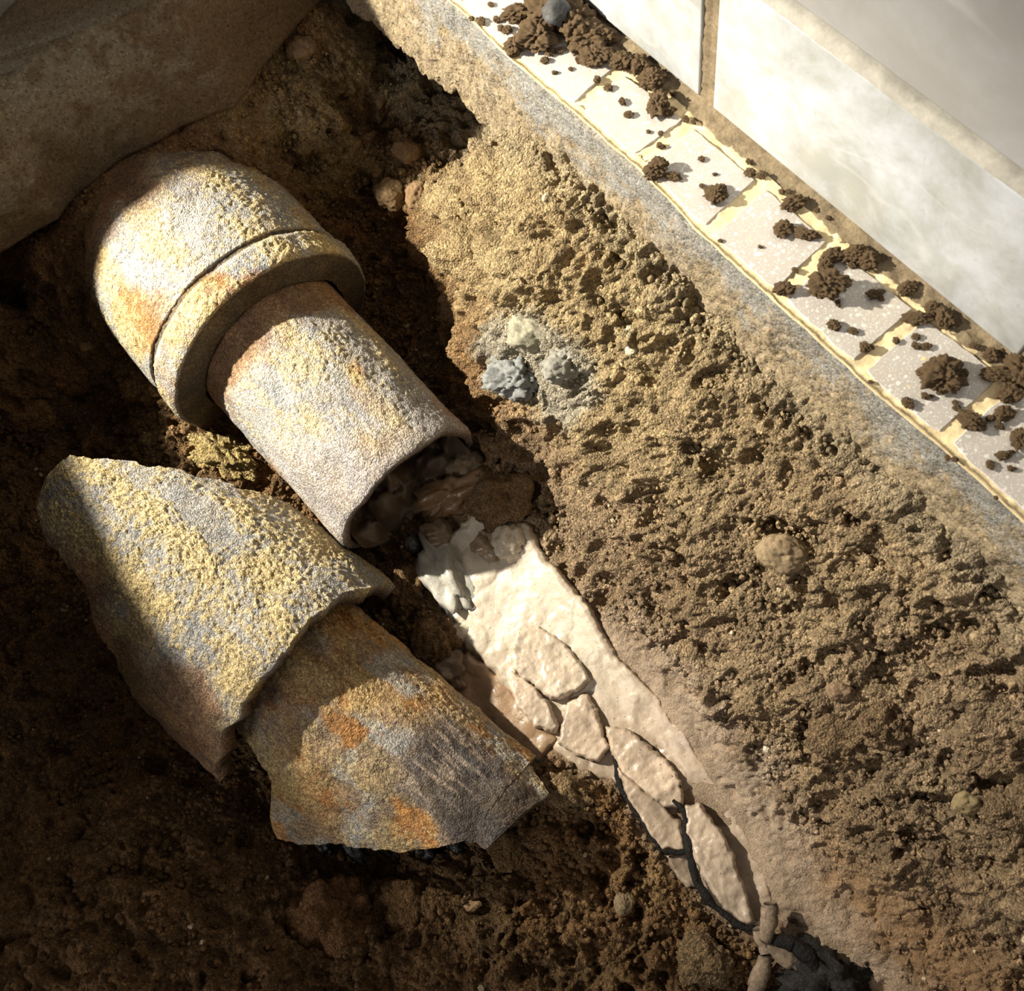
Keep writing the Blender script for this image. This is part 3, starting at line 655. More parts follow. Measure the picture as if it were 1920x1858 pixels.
# black glassy lumps put under the broken edge to darken its shaded gap
def blob(name, c, size, mat, parent=None, seed=0, sub=4, rough=.25, gr=.0, freq=2.2, axes=None, tint=None):
    bm = bmesh.new(); bmesh.ops.create_icosphere(bm, subdivisions=sub, radius=1.0)
    V = np.array([v.co[:] for v in bm.verts]); F = np.array([[v.index for v in f.verts] for f in bm.faces]); bm.free()
    h = 1 + rough * fbm(V * freq + seed * 7.3, 4)
    if gr: h = h + gr * grains(V * freq * 2.2 + seed * 3.1)[0] + gr * .5 * grains(V * freq * 6 + seed)[0]
    h = h + .05 * fbm(V * 7 + seed, 3)
    V = V * h[:, None] * np.asarray(size)[None]
    if axes is not None: V = V @ np.asarray(axes)
    me = raw_mesh(name, V, F, tint * np.ones((len(V), 3)) * (.9 + .2 * vnoise(V * 400))[:, None] if tint is not None else None)
    o = link(name, me, mat, parent); o.location = tuple(float(q) for q in c)
    if parent is not None: keep_world(o)
    return o
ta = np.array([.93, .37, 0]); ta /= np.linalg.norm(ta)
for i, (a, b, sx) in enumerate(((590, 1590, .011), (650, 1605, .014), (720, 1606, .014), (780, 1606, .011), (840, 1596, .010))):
    g = spot(a, b); blob('gap_shade_lump', g + np.array([-.002, .007, .001]), (sx * .9, .005, .005), GAP_BLACK, frag, i, 4, .35, .2, 1.8)

# ------------------------------------------------------------------ wet silt
def sheet(name, poly, mat, lift, hfun, colfun, margin=.003, step=.0008, soft=.006):
    pp = np.asarray(poly); x0, y0 = pp.min(0) - margin * 2; x1, y1 = pp.max(0) + margin * 2
    ax = np.arange(x0, x1, step); ay = np.arange(y0, y1, step); AX, AY = np.meshgrid(ax, ay, indexing='ij'); s2 = AX.shape
    AX = AX.ravel(); AY = AY.ravel(); P0 = np.stack([AX, AY, 0 * AX], 1)
    sd = poly_sd(pp, AX, AY) + .0016 * fbm(P0 * 130, 3)
    z = ground_z(AX, AY) + (lift(AX) if callable(lift) else lift) * np.sqrt(np.clip((sd + margin) / soft, 0, 1)) - .004 * sstep(0, -margin, sd) + hfun(P0, sd)
    P = np.stack([AX, AY, z], 1); F = grid_faces(*s2); ok = (sd > -margin)
    F = F[ok[F].all(1)]; used = np.unique(F); mp = np.full(len(P), -1); mp[used] = np.arange(len(used))
    return link(name, raw_mesh(name, P[used], mp[F], colfun(P0[used], sd[used])), mat)
pale = np.array([.52, .455, .365]); pink = np.array([.41, .32, .24]); gry = np.array([.62, .575, .46])
def silt_h(P, sd): return .0016 * fbm(P * 40, 3) + .0004 * fbm(P * 140 + 3, 3) + .0030 * grains(P * 52, .3)[0] * sstep(.24, .12, P[:, 0]) + .0006 * grains(P * 190, .12)[0]
def silt_c(P, sd):
    t = sstep(.12, .33, P[:, 0])[:, None]; g = (sstep(0.0, .6, fbm(P * 35, 3)) * (1 - t[:, 0]))[:, None]
    c = pale * (1 - t) + pink * t; c = c * (1 - .6 * g) + gry * .6 * g
    ed = sstep(.005, -.002, sd)[:, None] * .45
    return c * (1 - ed) + np.array([.36, .26, .18]) * ed
silt = sheet('wet_silt', SILTP, WET, lambda x: .0072 - .0066 * sstep(.20, .32, x), silt_h, silt_c)
tag(silt, 'pale wet clay silt running from the pipe mouth down the trench', 'silt', kind='stuff')
def pud_h(P, sd): return .0012 * fbm(P * 50 + 8, 3) + .0012 * grains(P * 80 + 5, .35)[0]
def pud_c(P, sd): return np.array([.38, .25, .15]) * (.85 + .3 * sstep(-.4, .5, fbm(P * 40, 3)))[:, None]
puddle = sheet('mud_puddle', PUDP, MUD, .005, pud_h, pud_c)
tag(puddle, 'brown wet mud puddle between the pipe fragment and the pale silt', 'mud', kind='stuff')

# clay flakes on the silt, each its own slab with rounded broken edges
def flake(px, label, tint, lift=.005, thick=.006, tilt=(0, 0), seed=0):
    c0 = np.array([at_ground(a, b, .006) for a, b in px]); cm_ = c0.mean(0); zc = np.median(c0[:, 2]) + lift - .0045
    pts = np.array([onz(a, b, zc + thick)[:2] for a, b in px]); ctr = pts.mean(0)
    step = .0007; x0, y0 = pts.min(0) - .002; x1, y1 = pts.max(0) + .002
    ax = np.arange(x0, x1, step); ay = np.arange(y0, y1, step); AX, AY = np.meshgrid(ax, ay, indexing='ij'); s2 = AX.shape; AX = AX.ravel(); AY = AY.ravel()
    P0 = np.stack([AX, AY, 0 * AX + seed], 1); sd = poly_sd(pts, AX, AY) + .0009 * fbm(P0 * 260, 3)
    z = zc + thick * (1 - (1 - np.clip((sd + .0012) / .003, 0, 1)) ** 2) + .0010 * fbm(P0 * 70, 3) + .0005 * fbm(P0 * 240, 3) + tilt[0] * (AX - ctr[0]) + tilt[1] * (AY - ctr[1]) - thick * .6 * (sd < -.0008)
    P = np.stack([AX, AY, z], 1); F = grid_faces(*s2); F = F[(sd > -.0012)[F].all(1)]; used = np.unique(F); mp = np.full(len(P), -1); mp[used] = np.arange(len(used)); F = mp[F]; P = P[used]
    # closed underside
    N = len(P); Pb = P.copy(); Pb[:, 2] = zc - .004
    ed = np.sort(np.stack([F, np.roll(F, -1, 1)], -1).reshape(-1, 2), 1); raw = np.stack([F, np.roll(F, -1, 1)], -1).reshape(-1, 2)
    key = ed[:, 0] * (N + 1) + ed[:, 1]; un, inv, cnt = np.unique(key, return_inverse=True, return_counts=True); be = raw[cnt[inv] == 1]
    side = np.stack([be[:, 1], be[:, 0], be[:, 0] + N, be[:, 1] + N], 1)
    V = np.vstack([P, Pb]); F = np.vstack([F, F[:, ::-1] + N, side])
    o3 = np.array([ctr[0], ctr[1], zc]); col = np.asarray(tint) * (.92 + .2 * fbm(V * 60, 3))[:, None]
    o = link('clay_flake', raw_mesh('clay_flake', V - o3, F, col), WET); o.location = tuple(float(v) for v in o3)
    return tag(o, label, 'flake', 'clay flakes on the silt')
flake([(968, 1182), (1010, 1174), (1052, 1198), (1086, 1238), (1108, 1275), (1088, 1288), (1066, 1303), (1032, 1310), (1000, 1282), (962, 1256), (955, 1218)], 'broad pale clay flake with a reddish pebble mark, largest and uppermost on the silt', (.56, .465, .36), .006, .007, (0, 0), 1)
flake([(955, 1256), (992, 1276), (1030, 1320), (1046, 1360), (1036, 1373), (1000, 1360), (968, 1322), (953, 1286)], 'small leaf shaped pale clay flake beside the brown mud puddle', (.62, .50, .39), .005, .008, (0, -.1), 2)
flake([(1064, 1312), (1100, 1300), (1118, 1330), (1130, 1376), (1142, 1402), (1122, 1428), (1080, 1412), (1046, 1392), (1056, 1350)], 'lumpy clay flake below the broad flake, hollow at its upper end', (.57, .45, .34), .003, .005, (0, 0), 3)
flake([(1134, 1362), (1170, 1366), (1215, 1396), (1256, 1432), (1274, 1456), (1283, 1516), (1250, 1512), (1200, 1478), (1164, 1446), (1146, 1404)], 'long smooth clay flake in the middle of the silt, above the black seam', (.50, .39, .29), .004, .005, (0, .05), 4)
flake([(1158, 1442), (1200, 1476), (1250, 1518), (1276, 1546), (1287, 1596), (1242, 1592), (1206, 1544), (1178, 1500)], 'pitted clay flake ending square at the black seam', (.44, .34, .25), .003, .005, (0, 0), 5)
flake([(1287, 1512), (1312, 1506), (1352, 1558), (1376, 1604), (1400, 1680), (1417, 1732), (1392, 1734), (1350, 1694), (1322, 1650), (1300, 1600), (1286, 1556)], 'long pointed clay flake at the lower end of the silt', (.46, .365, .275), .004, .006, (0, 0), 6)
flake([(1248, 1604), (1292, 1600), (1304, 1640), (1312, 1664), (1290, 1662), (1268, 1646)], 'dull half buried clay flake under the square-ended flake', (.33, .25, .18), .001, .003, (0, 0), 7)

# rounded lumps of sludge by the mouth
def lump(px0, px1, rad, h, label, tint, mat=WET, name='sludge_lump', cat='lump', seed=0, rough=.3, lift=.4, gr=.12, freq=1.7):
    a = spot(*px0); b = spot(*px1); c = (a + b) / 2; L = np.linalg.norm(b - a) / 2; u = (b - a) / (np.linalg.norm(b - a) + 1e-9); u[2] *= .5; u /= np.linalg.norm(u)
    v = np.cross([0, 0, 1.], u); v /= np.linalg.norm(v); wv = np.cross(u, v)
    o = blob(name, c + np.array([0, 0, h * lift]), (L, rad, h), mat, None, seed, 4, rough, gr, freq, np.array([u, v, wv]), np.asarray(tint))
    return tag(o, label, cat)
lump((812, 1010), (878, 1165), .013, .012, 'finger shaped grey-white sludge lump hanging below the pipe mouth', (.45, .43, .38), seed=2, rough=.4)
lump((842, 1190), (890, 1182), .006, .006, 'little round sludge nub at the left edge of the silt', (.62, .56, .42), seed=3, rough=.15)
lump((935, 1035), (985, 1000), .012, .010, 'pale sludge lump at the upper right end of the silt', (.62, .54, .42), seed=4)
lump((900, 1000), (930, 1050), .010, .010, 'brownish sludge lump between the mouth and the pale silt', (.30, .22, .15), MUD, seed=5)
lump((800, 985), (850, 1020), .010, .009, 'brown wet mud lump directly under the pipe mouth', (.22, .15, .09), MUD, name='mud_lump', seed=6)
lump((765, 1010), (785, 1035), .0055, .007, 'small glossy black and white pebble below the pipe mouth', (.10, .10, .11), MUD, 'pebble', 'pebble', 7, .1)
lump((640, 1020), (672, 1000), .004, .004, 'tiny pinkish chip at the left corner of the pipe mouth', (.45, .33, .27), CLODM, 'chip', 'chip', 8)
lump((800, 960), (890, 905), .012, .010, 'crusty brown soil clod against the lower lip of the pipe mouth', (.20, .12, .06), MUD, 'soil_clod', 'clod', 9, .45)
lump((850, 900), (895, 860), .010, .008, 'brown angular stone beside the right corner of the pipe mouth', (.26, .2, .13), mat_tinted('stone_tan'), 'stone', 'stone', 10, .3)
lump((900, 975), (990, 905), .018, .014, 'brown soil clod capping the upper end of the silt', (.20, .125, .062), SOIL, 'soil_clod', 'clod', 11, .35)
lump((800, 1240), (875, 1275), .012, .009, 'dark wet mud lump at the head of the brown puddle', (.17, .11, .065), MUD, 'mud_lump', 'lump', 12, .4)

# ------------------------------------------------------------------ black roots and bits in the lower end of the silt
def strand(px, rad, label, mat, name='root', cat='root', lift=.003, seed=0, taper=.4):
    pts = np.array([at_ground(a, b, .008) + np.array([0, 0, lift]) for a, b in px]); n = 8 * (len(pts) - 1) + 1
    tt = np.linspace(0, len(pts) - 1, n); i = np.clip(tt.astype(int), 0, len(pts) - 2); f = (tt - i)[:, None]
    C = pts[i] * (1 - f) + pts[i + 1] * f
    for _ in range(4): C[1:-1] = (C[:-2] + C[1:-1] * 2 + C[2:]) / 4
    C = C + .0007 * np.stack([vnoise(C * 300 + k_) for k_ in (0, 9, 17)], 1)
    tg = np.gradient(C, axis=0); tg /= np.linalg.norm(tg, axis=1)[:, None]; s_ = np.cross(tg, [0, 0, 1.]); s_ /= np.linalg.norm(s_, axis=1)[:, None]; u_ = np.cross(s_, tg)
    an = np.linspace(0, 2 * math.pi, 12, endpoint=False); q = np.linspace(0, 1, n)
    rr_ = rad * (taper + (1 - taper) * np.sin(np.clip(q, .02, .98) * math.pi) ** .6) * (1 + .3 * vnoise(C * 220 + seed))
    V = C[:, None] + rr_[:, None, None] * (np.cos(an)[None, :, None] * s_[:, None] + .8 * np.sin(an)[None, :, None] * u_[:, None])
    V = V.reshape(-1, 3); F = grid_faces(n, 12, True); V = np.vstack([V, C[0] - tg[0] * rad * .2, C[-1] + tg[-1] * rad * .2]); a0, b0 = len(V) - 2, len(V) - 1
    j = np.arange(12); j2 = (j + 1) % 12
    F = np.vstack([F, np.stack([j2, j, 0 * j + a0, 0 * j + a0], 1), np.stack([(n - 1) * 12 + j, (n - 1) * 12 + j2, 0 * j + b0, 0 * j + b0], 1)])
    o3 = C[0].copy(); me = bpy.data.meshes.new(name); me.from_pydata((V - o3).tolist(), [], [list(dict.fromkeys(f)) for f in F.tolist()]); me.update()
    o = link(name, me, mat); o.location = tuple(float(v) for v in o3); return tag(o, label, cat)
MUDDYROOT = mat_plain('muddy_root', (.21, .16, .115), .8, .25, 420, .5, .001)
strand([(1262, 1500), (1284, 1520), (1290, 1580), (1302, 1650), (1340, 1700), (1390, 1738), (1425, 1742)], .0024, 'long black root in the seam between the two lower clay flakes', BLACK, lift=.0015)
strand([(1150, 1410), (1160, 1470), (1195, 1530), (1240, 1596)], .0017, 'thin black root along the left edge of the silt', BLACK, lift=-.001, seed=3)
strand([(1240, 1597), (1288, 1600)], .0018, 'short black root across the square end of a clay flake', BLACK, lift=.001, seed=4)
strand([(1225, 1425), (1262, 1450), (1278, 1490)], .0016, 'thin dark root behind the long smooth clay flake', BLACK, lift=-.0005, seed=5)
strand([(1442, 1690), (1440, 1720), (1430, 1762)], .0045, 'short mud coated twig standing upright at the end of the silt', MUDDYROOT, 'twig', 'twig', .008, 6, .7)
strand([(1418, 1740), (1432, 1770), (1436, 1788)], .0038, 'stubby mud coated twig under the upright one', MUDDYROOT, 'twig', 'twig', .004, 7, .7)
strand([(1436, 1768), (1470, 1790), (1500, 1808)], .0050, 'mud coated twig beside the charred wood', MUDDYROOT, 'twig', 'twig', .004, 8, .6)
strand([(1438, 1758), (1480, 1766), (1515, 1790), (1530, 1815)], .0048, 'curved charred root arching over the muddy twig', BLACK, lift=.006, seed=9)
strand([(1434, 1790), (1428, 1825), (1408, 1870)], .0050, 'muddy twig running off the lower edge of the picture', MUDDYROOT, 'twig', 'twig', .003, 10, .7)
lump((1495, 1812), (1600, 1862), .013, .008, 'crumbled black charred wood at the bottom end of the silt', (.02, .02, .02), mat_plain('charcoal', (.028, .025, .023), .75, .25, 400, .8, .002), 'charred_wood', 'wood', 13, .55, gr=.45, freq=4.2)

# ------------------------------------------------------------------ stones and clods on the soil
def stone(px, py, rx, ry, label, tint, mat, name='stone', cat='stone', seed=0, sink=.35, rough=.22, gr=0., rot=0., freq=1.4):
    c = spot(px, py); sc = np.linalg.norm(c - CAM) / FPX; a = math.radians(rot)
    r_, d_ = RM[0], RM[1]; u = r_ * math.cos(a) + d_ * math.sin(a); v = -r_ * math.sin(a) + d_ * math.cos(a); nrm = -RM[2]
    if mat is CL: rough, gr = max(rough, .3) , max(gr, .2)
    o = blob(name, c + nrm * (ry * sc * (1 - sink) * .5 - ry * sc * .45 * (mat is CL) * (sink > .6)), (rx * sc, ry * sc, min(rx, ry) * sc * .85), mat, None, seed, 5, rough, gr, freq, np.array([u, v, nrm]), np.asarray(tint))
    return tag(o, label, cat)
STONE = mat_tinted('stone', .85, .3, 700, .25, .0006)
CL = SOIL
stone(1465, 1035, 47, 36, 'rounded tan stone sitting alone on the soil bank', (.29, .215, .13), STONE, seed=1, rot=18, rough=.16)
stone(735, 368, 30, 27, 'round brown stone in the shade right of the pipe collar', (.25, .165, .085), STONE, seed=2)
stone(787, 372, 26, 28, 'angular brown stone just right of the round shaded stone', (.24, .155, .08), STONE, seed=3)
stone(763, 285, 24, 20, 'small brown stone above the two shaded stones', (.22, .14, .07), STONE, seed=4)
stone(560, 92, 26, 20, 'pale brown stone embedded in the soil face at the top', (.30, .2, .12), STONE, seed=5, rot=-20)
stone(1184, 657, 13, 10, 'white chip of plaster on the lit bank, lower of two', (.75, .68, .5), STONE, 'chip', 'chip', 6, rot=-20)
stone(1181, 622, 9, 12, 'white chip of plaster on the lit bank, upper of two', (.72, .68, .52), STONE, 'chip', 'chip', 7)
stone(995, 625, 52, 34, 'flat pale grey cement lump on the edge of the lit bank', (.34, .32, .24), STONE, 'cement_lump', 'lump', 8, rot=25, sink=.8, rough=.3)
stone(1062, 682, 36, 30, 'grey cement lump right of the flat pale one', (.29, .28, .245), STONE, 'cement_lump', 'lump', 9, rough=.4, gr=.2, sink=.7)
stone(975, 705, 40, 30, 'knobbly bluish grey cement lump at the shadow edge', (.235, .245, .24), STONE, 'cement_lump', 'lump', 10, rough=.45, gr=.35, sink=.6, freq=2.6)
stone(890, 470, 62, 44, 'cracked tan soil clod at the shadow edge of the lit bank', (.34, .25, .13), CL, 'soil_clod', 'clod', 11, rough=.35, gr=.15, sink=.75, rot=20)
stone(1030, 500, 40, 30, 'tan soil clod in the middle of the lit bank', (.32, .235, .125), CL, 'soil_clod', 'clod', 12, rough=.4, gr=.2, sink=.75)
stone(1300, 790, 44, 34, 'tan soil clod beside the dark hole in the bank', (.30, .22, .125), CL, 'soil_clod', 'clod', 13, rough=.35, gr=.2, sink=.75)
stone(1575, 1295, 24, 18, 'small brown stone amid crumbs low on the bank', (.24, .165, .1), STONE, seed=14)
stone(1545, 1310, 30, 15, 'long brown clod beside the small stone low on the bank', (.21, .145, .085), CL, 'soil_clod', 'clod', 15, rot=-50)
stone(1610, 1390, 62, 46, 'wide brown soil clod low on the bank', (.20, .135, .075), CL, 'soil_clod', 'clod', 16, rough=.35, gr=.15, sink=.8)
stone(1660, 1360, 46, 34, 'brown soil clod touching the wide clod on its upper right', (.20, .135, .075), CL, 'soil_clod', 'clod', 17, rough=.35, gr=.15, sink=.75)
stone(1810, 1500, 26, 22, 'olive pebble near the right side of the bank', (.25, .19, .1), STONE, 'pebble', 'pebble', 18)
stone(1832, 1192, 13, 10, 'light tan pebble high on the bank', (.38, .29, .17), STONE, 'pebble', 'pebble', 19)
stone(1438, 1404, 7, 6, 'tiny white chip on brown soil right of the silt', (.75, .65, .5), STONE, 'chip', 'chip', 20)
stone(1461, 1101, 6, 10, 'tiny cream chip under the rounded tan stone', (.7, .58, .38), STONE, 'chip', 'chip', 21)
stone(1905, 1520, 46, 30, 'brown soil clod at the right edge of the picture', (.19, .13, .075), CL, 'soil_clod', 'clod', 22, rough=.35, gr=.1, sink=.7)
stone(120, 690, 40, 36, 'reddish brown clod left of the pipe collar', (.22, .12, .055), CL, 'soil_clod', 'clod', 23, rough=.3, sink=.7)
stone(45, 775, 40, 26, 'flat reddish clod near the left edge of the picture', (.24, .13, .055), CL, 'soil_clod', 'clod', 24, rough=.3, sink=.75)
stone(165, 648, 15, 10, 'little tan stone left of the pipe collar', (.36, .23, .11), STONE, seed=25)
stone(290, 835, 22, 20, 'small round brown clod above the fragment ridge', (.20, .13, .07), CL, 'soil_clod', 'clod', 26)
stone(770, 1712, 54, 48, 'large dark brown clod below the pipe fragment', (.19, .11, .048), CL, 'soil_clod', 'clod', 27, rough=.25, sink=.75)
stone(620, 1730, 60, 56, 'rough reddish clod left of the large dark clod', (.22, .115, .05), CL, 'soil_clod', 'clod', 28, rough=.4, gr=.2, sink=.75)
stone(882, 1700, 20, 9, 'little tan chip on dark soil under the fragment', (.50, .33, .18), STONE, 'chip', 'chip', 29, rot=-20)
stone(955, 1590, 30, 28, 'small brown clod below the tip of the fragment', (.2, .12, .055), CL, 'soil_clod', 'clod', 30, rough=.3)
stone(1320, 1800, 36, 34, 'flaky brown clod left of the twigs', (.22, .15, .08), CL, 'soil_clod', 'clod', 31, rough=.4, gr=.15, sink=.6)
stone(1170, 1690, 18, 20, 'pale grey flake of clay on the dark soil', (.27, .2, .12), STONE, 'chip', 'chip', 32)
stone(820, 1200, 40, 50, 'dark brown clod in the gap left of the silt', (.19, .115, .055), CL, 'soil_clod', 'clod', 33, rough=.3, gr=.1, sink=.6)
stone(760, 1110, 30, 40, 'dark brown clod in the gap under the pipe mouth', (.17, .10, .048), CL, 'soil_clod', 'clod', 34, rough=.35, gr=.1, sink=.6)
stone(1065, 1485, 46, 26, 'tan brown clod between the fragment tip and the silt', (.28, .19, .1), CL, 'soil_clod', 'clod', 35, rough=.4, gr=.2, rot=20, sink=.6)
stone(418, 858, 50, 30, 'loose yellow sand heap between the pipe and the fragment', (.42, .32, .14), CL, 'sand_heap', 'sand', 36, rough=.35, gr=.25, sink=.75, freq=3.2, rot=35)

# loose crumbs over the soil, nobody could count them
ico = bmesh.new(); bmesh.ops.create_icosphere(ico, subdivisions=1, radius=1.0)
IV = np.array([v.co[:] for v in ico.verts]); IF = np.array([[v.index for v in f.verts] for f in ico.faces]); ico.free()
rc = np.random.RandomState(11); NC = 30000
cx_ = rc.uniform(-.26, .54, NC * 3); cy2 = rc.uniform(-.50, -.004, NC * 3)
dens = .65 + .35 * sstep(-.26, -.12, cy2); clump = sstep(-.5, .6, fbm(np.stack([cx_, cy2, 0 * cx_], 1) * 26, 3))
sdc = np.maximum(poly_sd(SILTP, cx_, cy2), poly_sd(PUDP, cx_, cy2))
ok = (rc.rand(NC * 3) < dens * (.25 + .75 * clump)) & (sdc < -.002) & (poly_sd(STAINP, cx_, cy2) < -.004)
cx_, cy2 = cx_[ok][:NC], cy2[ok][:NC]; NC = len(cx_)
r = .0007 + .0016 * rc.rand(NC) ** 2.5 + .0022 * (rc.rand(NC) < .05) * rc.rand(NC)
ci = np.clip(((cx_ - X0) / GS).astype(int), 0, sh[0] - 1); cj = np.clip(((cy2 - Y0) / GS).astype(int), 0, sh[1] - 1)
ctr = np.stack([cx_, cy2, GPZ[ci, cj] + r * .35], 1)
V = IV[None] * (r[:, None, None] * (.7 + .6 * rc.rand(NC, 1, 3))) * (.78 + .44 * rc.rand(NC, 12 if len(IV) == 12 else len(IV), 1)) + ctr[:, None]
F = (IF[None] + (np.arange(NC) * len(IV))[:, None, None]).reshape(-1, 3)
cbase = colr[ci * sh[1] + cj] * (.8 + .5 * rc.rand(NC, 1)); cbase = np.where(rc.rand(NC, 1) < .012, np.array([.55, .45, .3]), cbase)
crumbs = link('loose_crumbs', raw_mesh('loose_crumbs', V.reshape(-1, 3), F, np.repeat(cbase, len(IV), 0)), SOIL, ground)
crumbs['kind'] = 'stuff'

# ------------------------------------------------------------------ clods on the tile ledge
CLM = []
for i in range(7):
    bm = bmesh.new(); bmesh.ops.create_icosphere(bm, subdivisions=5, radius=1.0)
    V = np.array([v.co[:] for v in bm.verts]); F = np.array([[v.index for v in f.verts] for f in bm.faces]); bm.free()
    h = .58 + .30 * fbm(V * 1.5 + i * 5.1, 3) + .24 * grains(V * 2.9 + i * 3.7, .8)[0] + .24 * grains(V * 4.6 + i, .8)[0] + .12 * grains(V * 8 + i, .8)[0]
    me = raw_mesh('soil_clod', V * h[:, None], F); me.materials.append(CLODM); me.polygons.foreach_set('use_smooth', np.ones(len(me.polygons), bool)); CLM.append(me)
def ledge_clod(px, py, rx, ry, k, label, group=None, rot=0., base=.0):
    zt = .0003 + base; c = onz(px, py, zt)
    if c[1] > .047: c = onz(px, py, zt + .002)
    sc = np.linalg.norm(c - CAM) / FPX
    o = bpy.data.objects.new('soil_clod', CLM[k % 7]); COL.objects.link(o)
    a = math.atan2(RM[0][1], RM[0][0]) - math.radians(rot)
    hz = min(rx, ry) * sc * .75
    o.location = (float(c[0]), float(c[1]), float(zt + hz * .62)); o.scale = (rx * sc * .95, ry * sc * .95, hz * .9); o.rotation_euler = (0, 0, a)
    return tag(o, label, 'clod', group)
BIG = [(1032, 30, 48, 40, 'big dark clod with a grey stone face, topmost on the ledge'), (1010, 75, 36, 32, 'rough clod under the topmost dark clod'), (1078, 52, 38, 36, 'clod at the wall right of the topmost dark clod'),
       (970, 30, 30, 17, 'clod reaching left from the topmost dark clod'), (1098, 80, 38, 28, 'lumpy clod in the row along the wall, above the linked row'), (1130, 78, 26, 22, 'clod against the wall in the upper row'),
       (1115, 112, 28, 22, 'round clod in the wall row above the first full joint'), (1165, 122, 22, 20, 'round clod at the wall end of the first full joint'), (1200, 128, 19, 20, 'round clod just past the wall end of the first full joint'),
       (1222, 155, 24, 21, 'last big clod of the upper row along the wall'), (965, 93, 18, 18, 'clod at the trench end of the topmost joint'), (1232, 200, 20, 24, 'cluster of clods near the wall on the brightest tile'),
       (1252, 214, 15, 11, 'clod beside the cluster on the brightest tile'), (1228, 325, 22, 18, 'clod on the trench end of the joint below the brightest tile'), (1236, 306, 16, 10, 'small clod on top of that joint below the brightest tile'), (1262, 333, 16, 9, 'flat clod right of the joint below the brightest tile'),
       (1341, 369, 21, 18, 'clod in the middle of the third full tile'), (1487, 384, 25, 15, 'knobbly clod beside the wall mortar on the fourth full tile'), (1466, 433, 18, 15, 'clod on the fourth full tile, left of a twin clod'),
       (1508, 443, 26, 13, 'twin clod near the wall on the fourth full tile'), (1547, 540, 34, 27, 'large round clod at the top of the fifth full tile'), (1468, 545, 22, 15, 'clod at the trench end of the joint above the fifth full tile'),
       (1560, 482, 22, 14, 'clod on the wall end of the joint above the fifth full tile'), (1600, 480, 24, 16, 'clod in the mortar above the large round clod'), (1628, 492, 20, 18, 'right end clod of the row above the large round clod'), (1545, 500, 14, 14, 'clod on the cream joint above the large round clod'),
       (1640, 555, 17, 11, 'forked clod on the fifth full tile near the wall'), (1699, 545, 17, 13, 'clod on the mortar fillet by the wall, alone'), (1562, 612, 14, 11, 'small clod in the lower middle of the fifth full tile'),
       (1763, 708, 38, 34, 'largest clod, on the sixth full tile, with small pieces round it'), (1718, 600, 26, 13, 'clod spread over the wall end of the joint above the largest clod'), (1768, 598, 16, 22, 'clod in the fillet above the sixth full tile'), (1745, 580, 13, 12, 'small clod in the fillet left of its neighbour above the sixth tile'),
       (1622, 655, 13, 12, 'clod at the trench end of the joint above the largest clod'), (1865, 705, 26, 14, 'clod at the wall end of the joint below the largest clod'), (1888, 742, 24, 20, 'clod on the wall corner of the lowest tile'), (1880, 778, 18, 14, 'clod under the one on the wall corner of the lowest tile'),
       (1818, 792, 26, 16, 'clod over the middle of the lowest joint'), (1857, 668, 15, 13, 'clod in the fillet right of the largest clod'), (1908, 825, 16, 18, 'reddish clod on the lowest tile at the picture edge'), (1882, 856, 17, 10, 'wedge shaped clod low on the lowest tile'), (1912, 700, 22, 34, 'dark clod in the gap at the end of the baseboard tile')]
for i, (a, b, rx, ry, lab) in enumerate(BIG):
    ledge_clod(a, b, rx, ry, i, lab, None, (i * 47) % 60 - 30, .004 if 'top of' in lab else 0)
g0 = onz(1042, 22, .012); gs = blob('stone', g0, (.0075, .007, .006), mat_plain('dark_stone', (.07, .07, .07), .6), None, 3, 3, .2); tag(gs, 'grey stone on top of the topmost dark clod', 'stone')
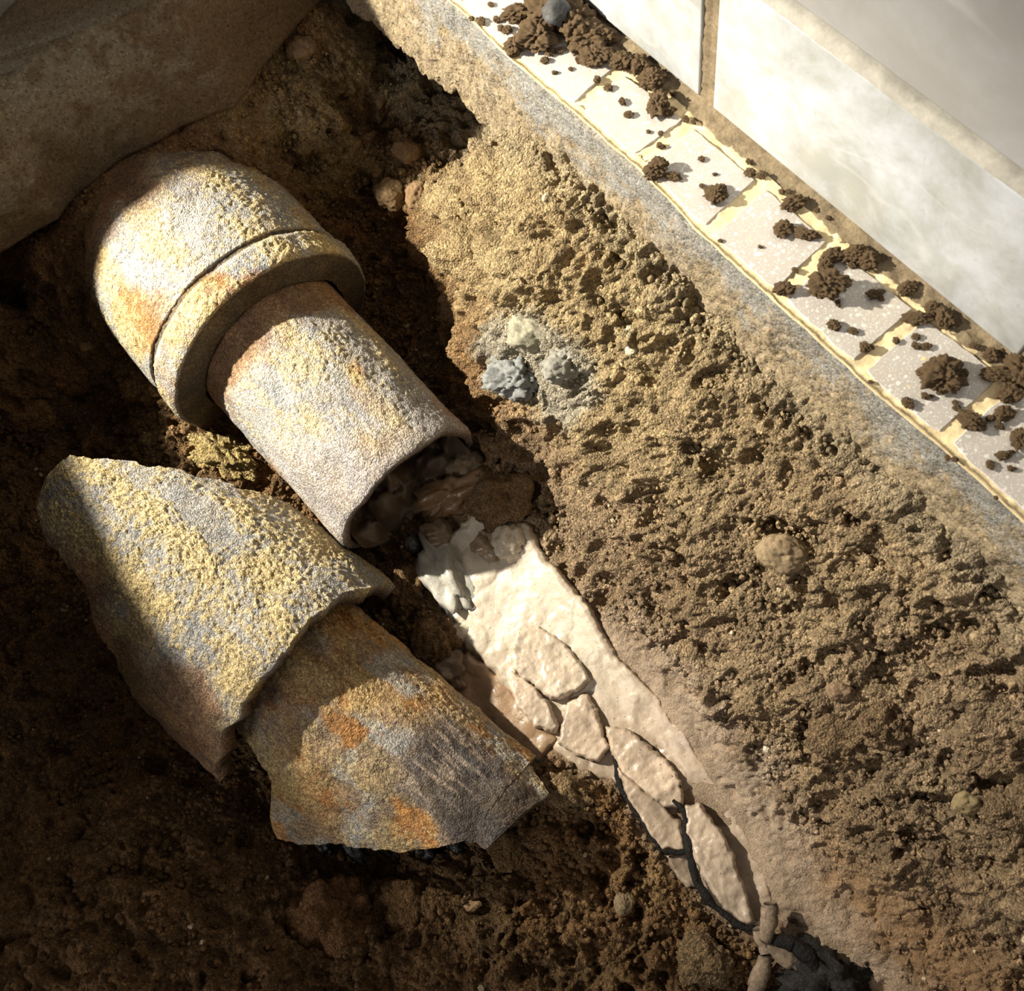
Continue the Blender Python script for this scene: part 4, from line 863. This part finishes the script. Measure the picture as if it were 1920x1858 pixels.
SMALL = [(1022, 115, 9), (1030, 100, 10), (1085, 115, 10), (1048, 97, 8), (940, 55, 8), (950, 58, 10), (932, 40, 9), (903, 42, 9), (885, 36, 6), (1070, 130, 5), (1040, 138, 6), (920, 10, 6), (1120, 152, 9), (1140, 166, 9), (1166, 193, 9), (1178, 217, 9), (1216, 248, 5), (1239, 251, 6), (1238, 276, 9), (1285, 225, 8), (1262, 176, 7),
         (1315, 299, 7), (1340, 328, 5), (1316, 350, 6), (1355, 355, 10), (1405, 325, 11), (1403, 305, 7), (1428, 331, 9), (1466, 361, 7), (1478, 360, 6), (1425, 464, 5), (1490, 508, 7), (1598, 498, 9), (1558, 558, 7), (1570, 570, 8), (1598, 622, 9), (1680, 640, 8), (1716, 632, 8), (1715, 650, 9), (1735, 651, 9), (1725, 700, 9), (1806, 700, 10), (1735, 745, 10), (1700, 757, 12), (1793, 765, 8), (1790, 755, 6), (1880, 660, 9), (1825, 650, 8), (1790, 610, 9), (1855, 785, 8), (1872, 800, 9), (1855, 872, 9), (1790, 862, 7), (1776, 858, 6), (1895, 880, 8), (1650, 560, 7), (1580, 540, 6), (1350, 452, 5), (1300, 230, 6), (1632, 717, 5), (1867, 934, 5), (1530, 395, 6), (1552, 410, 6)]
tl = ['first', 'second', 'third', 'fourth', 'fifth', 'sixth', 'seventh', 'eighth', 'ninth']
info = []
for i, (a, b, rx) in enumerate(SMALL):
    c = onz(a, b, 0); k_ = int(np.clip(np.searchsorted([q[0] for q in OXP], c[0]) - 1, 0, 8))
    where = 'near the wall' if c[1] > .028 else ('near the sawn edge' if c[1] < .012 else 'in the middle')
    info.append((a, b, rx, 'tiny' if rx < 8 else 'small', k_, where))
nth = ['topmost', 'second down', 'third down', 'fourth down', 'fifth down', 'sixth down', 'seventh down']
for i, (a, b, rx, sz, k_, where) in enumerate(info):
    same = sorted((q[1], q[0]) for q in info if q[3:] == (sz, k_, where)); r_ = same.index((b, a)); n_ = len(same)
    lab = f'{sz} soil crumb on the {tl[k_]} mosaic tile from the top, {where}'
    if n_ > 1: lab = f'{sz} soil crumb on {tl[k_]} mosaic tile from top, {where}, ' + ('upper of two' if n_ == 2 and r_ == 0 else 'lower of two' if n_ == 2 else nth[r_])
    ledge_clod(a, b, rx, rx * .75, 3 + i % 4, lab, 'soil crumbs on the mosaic tiles', (i * 37) % 90)
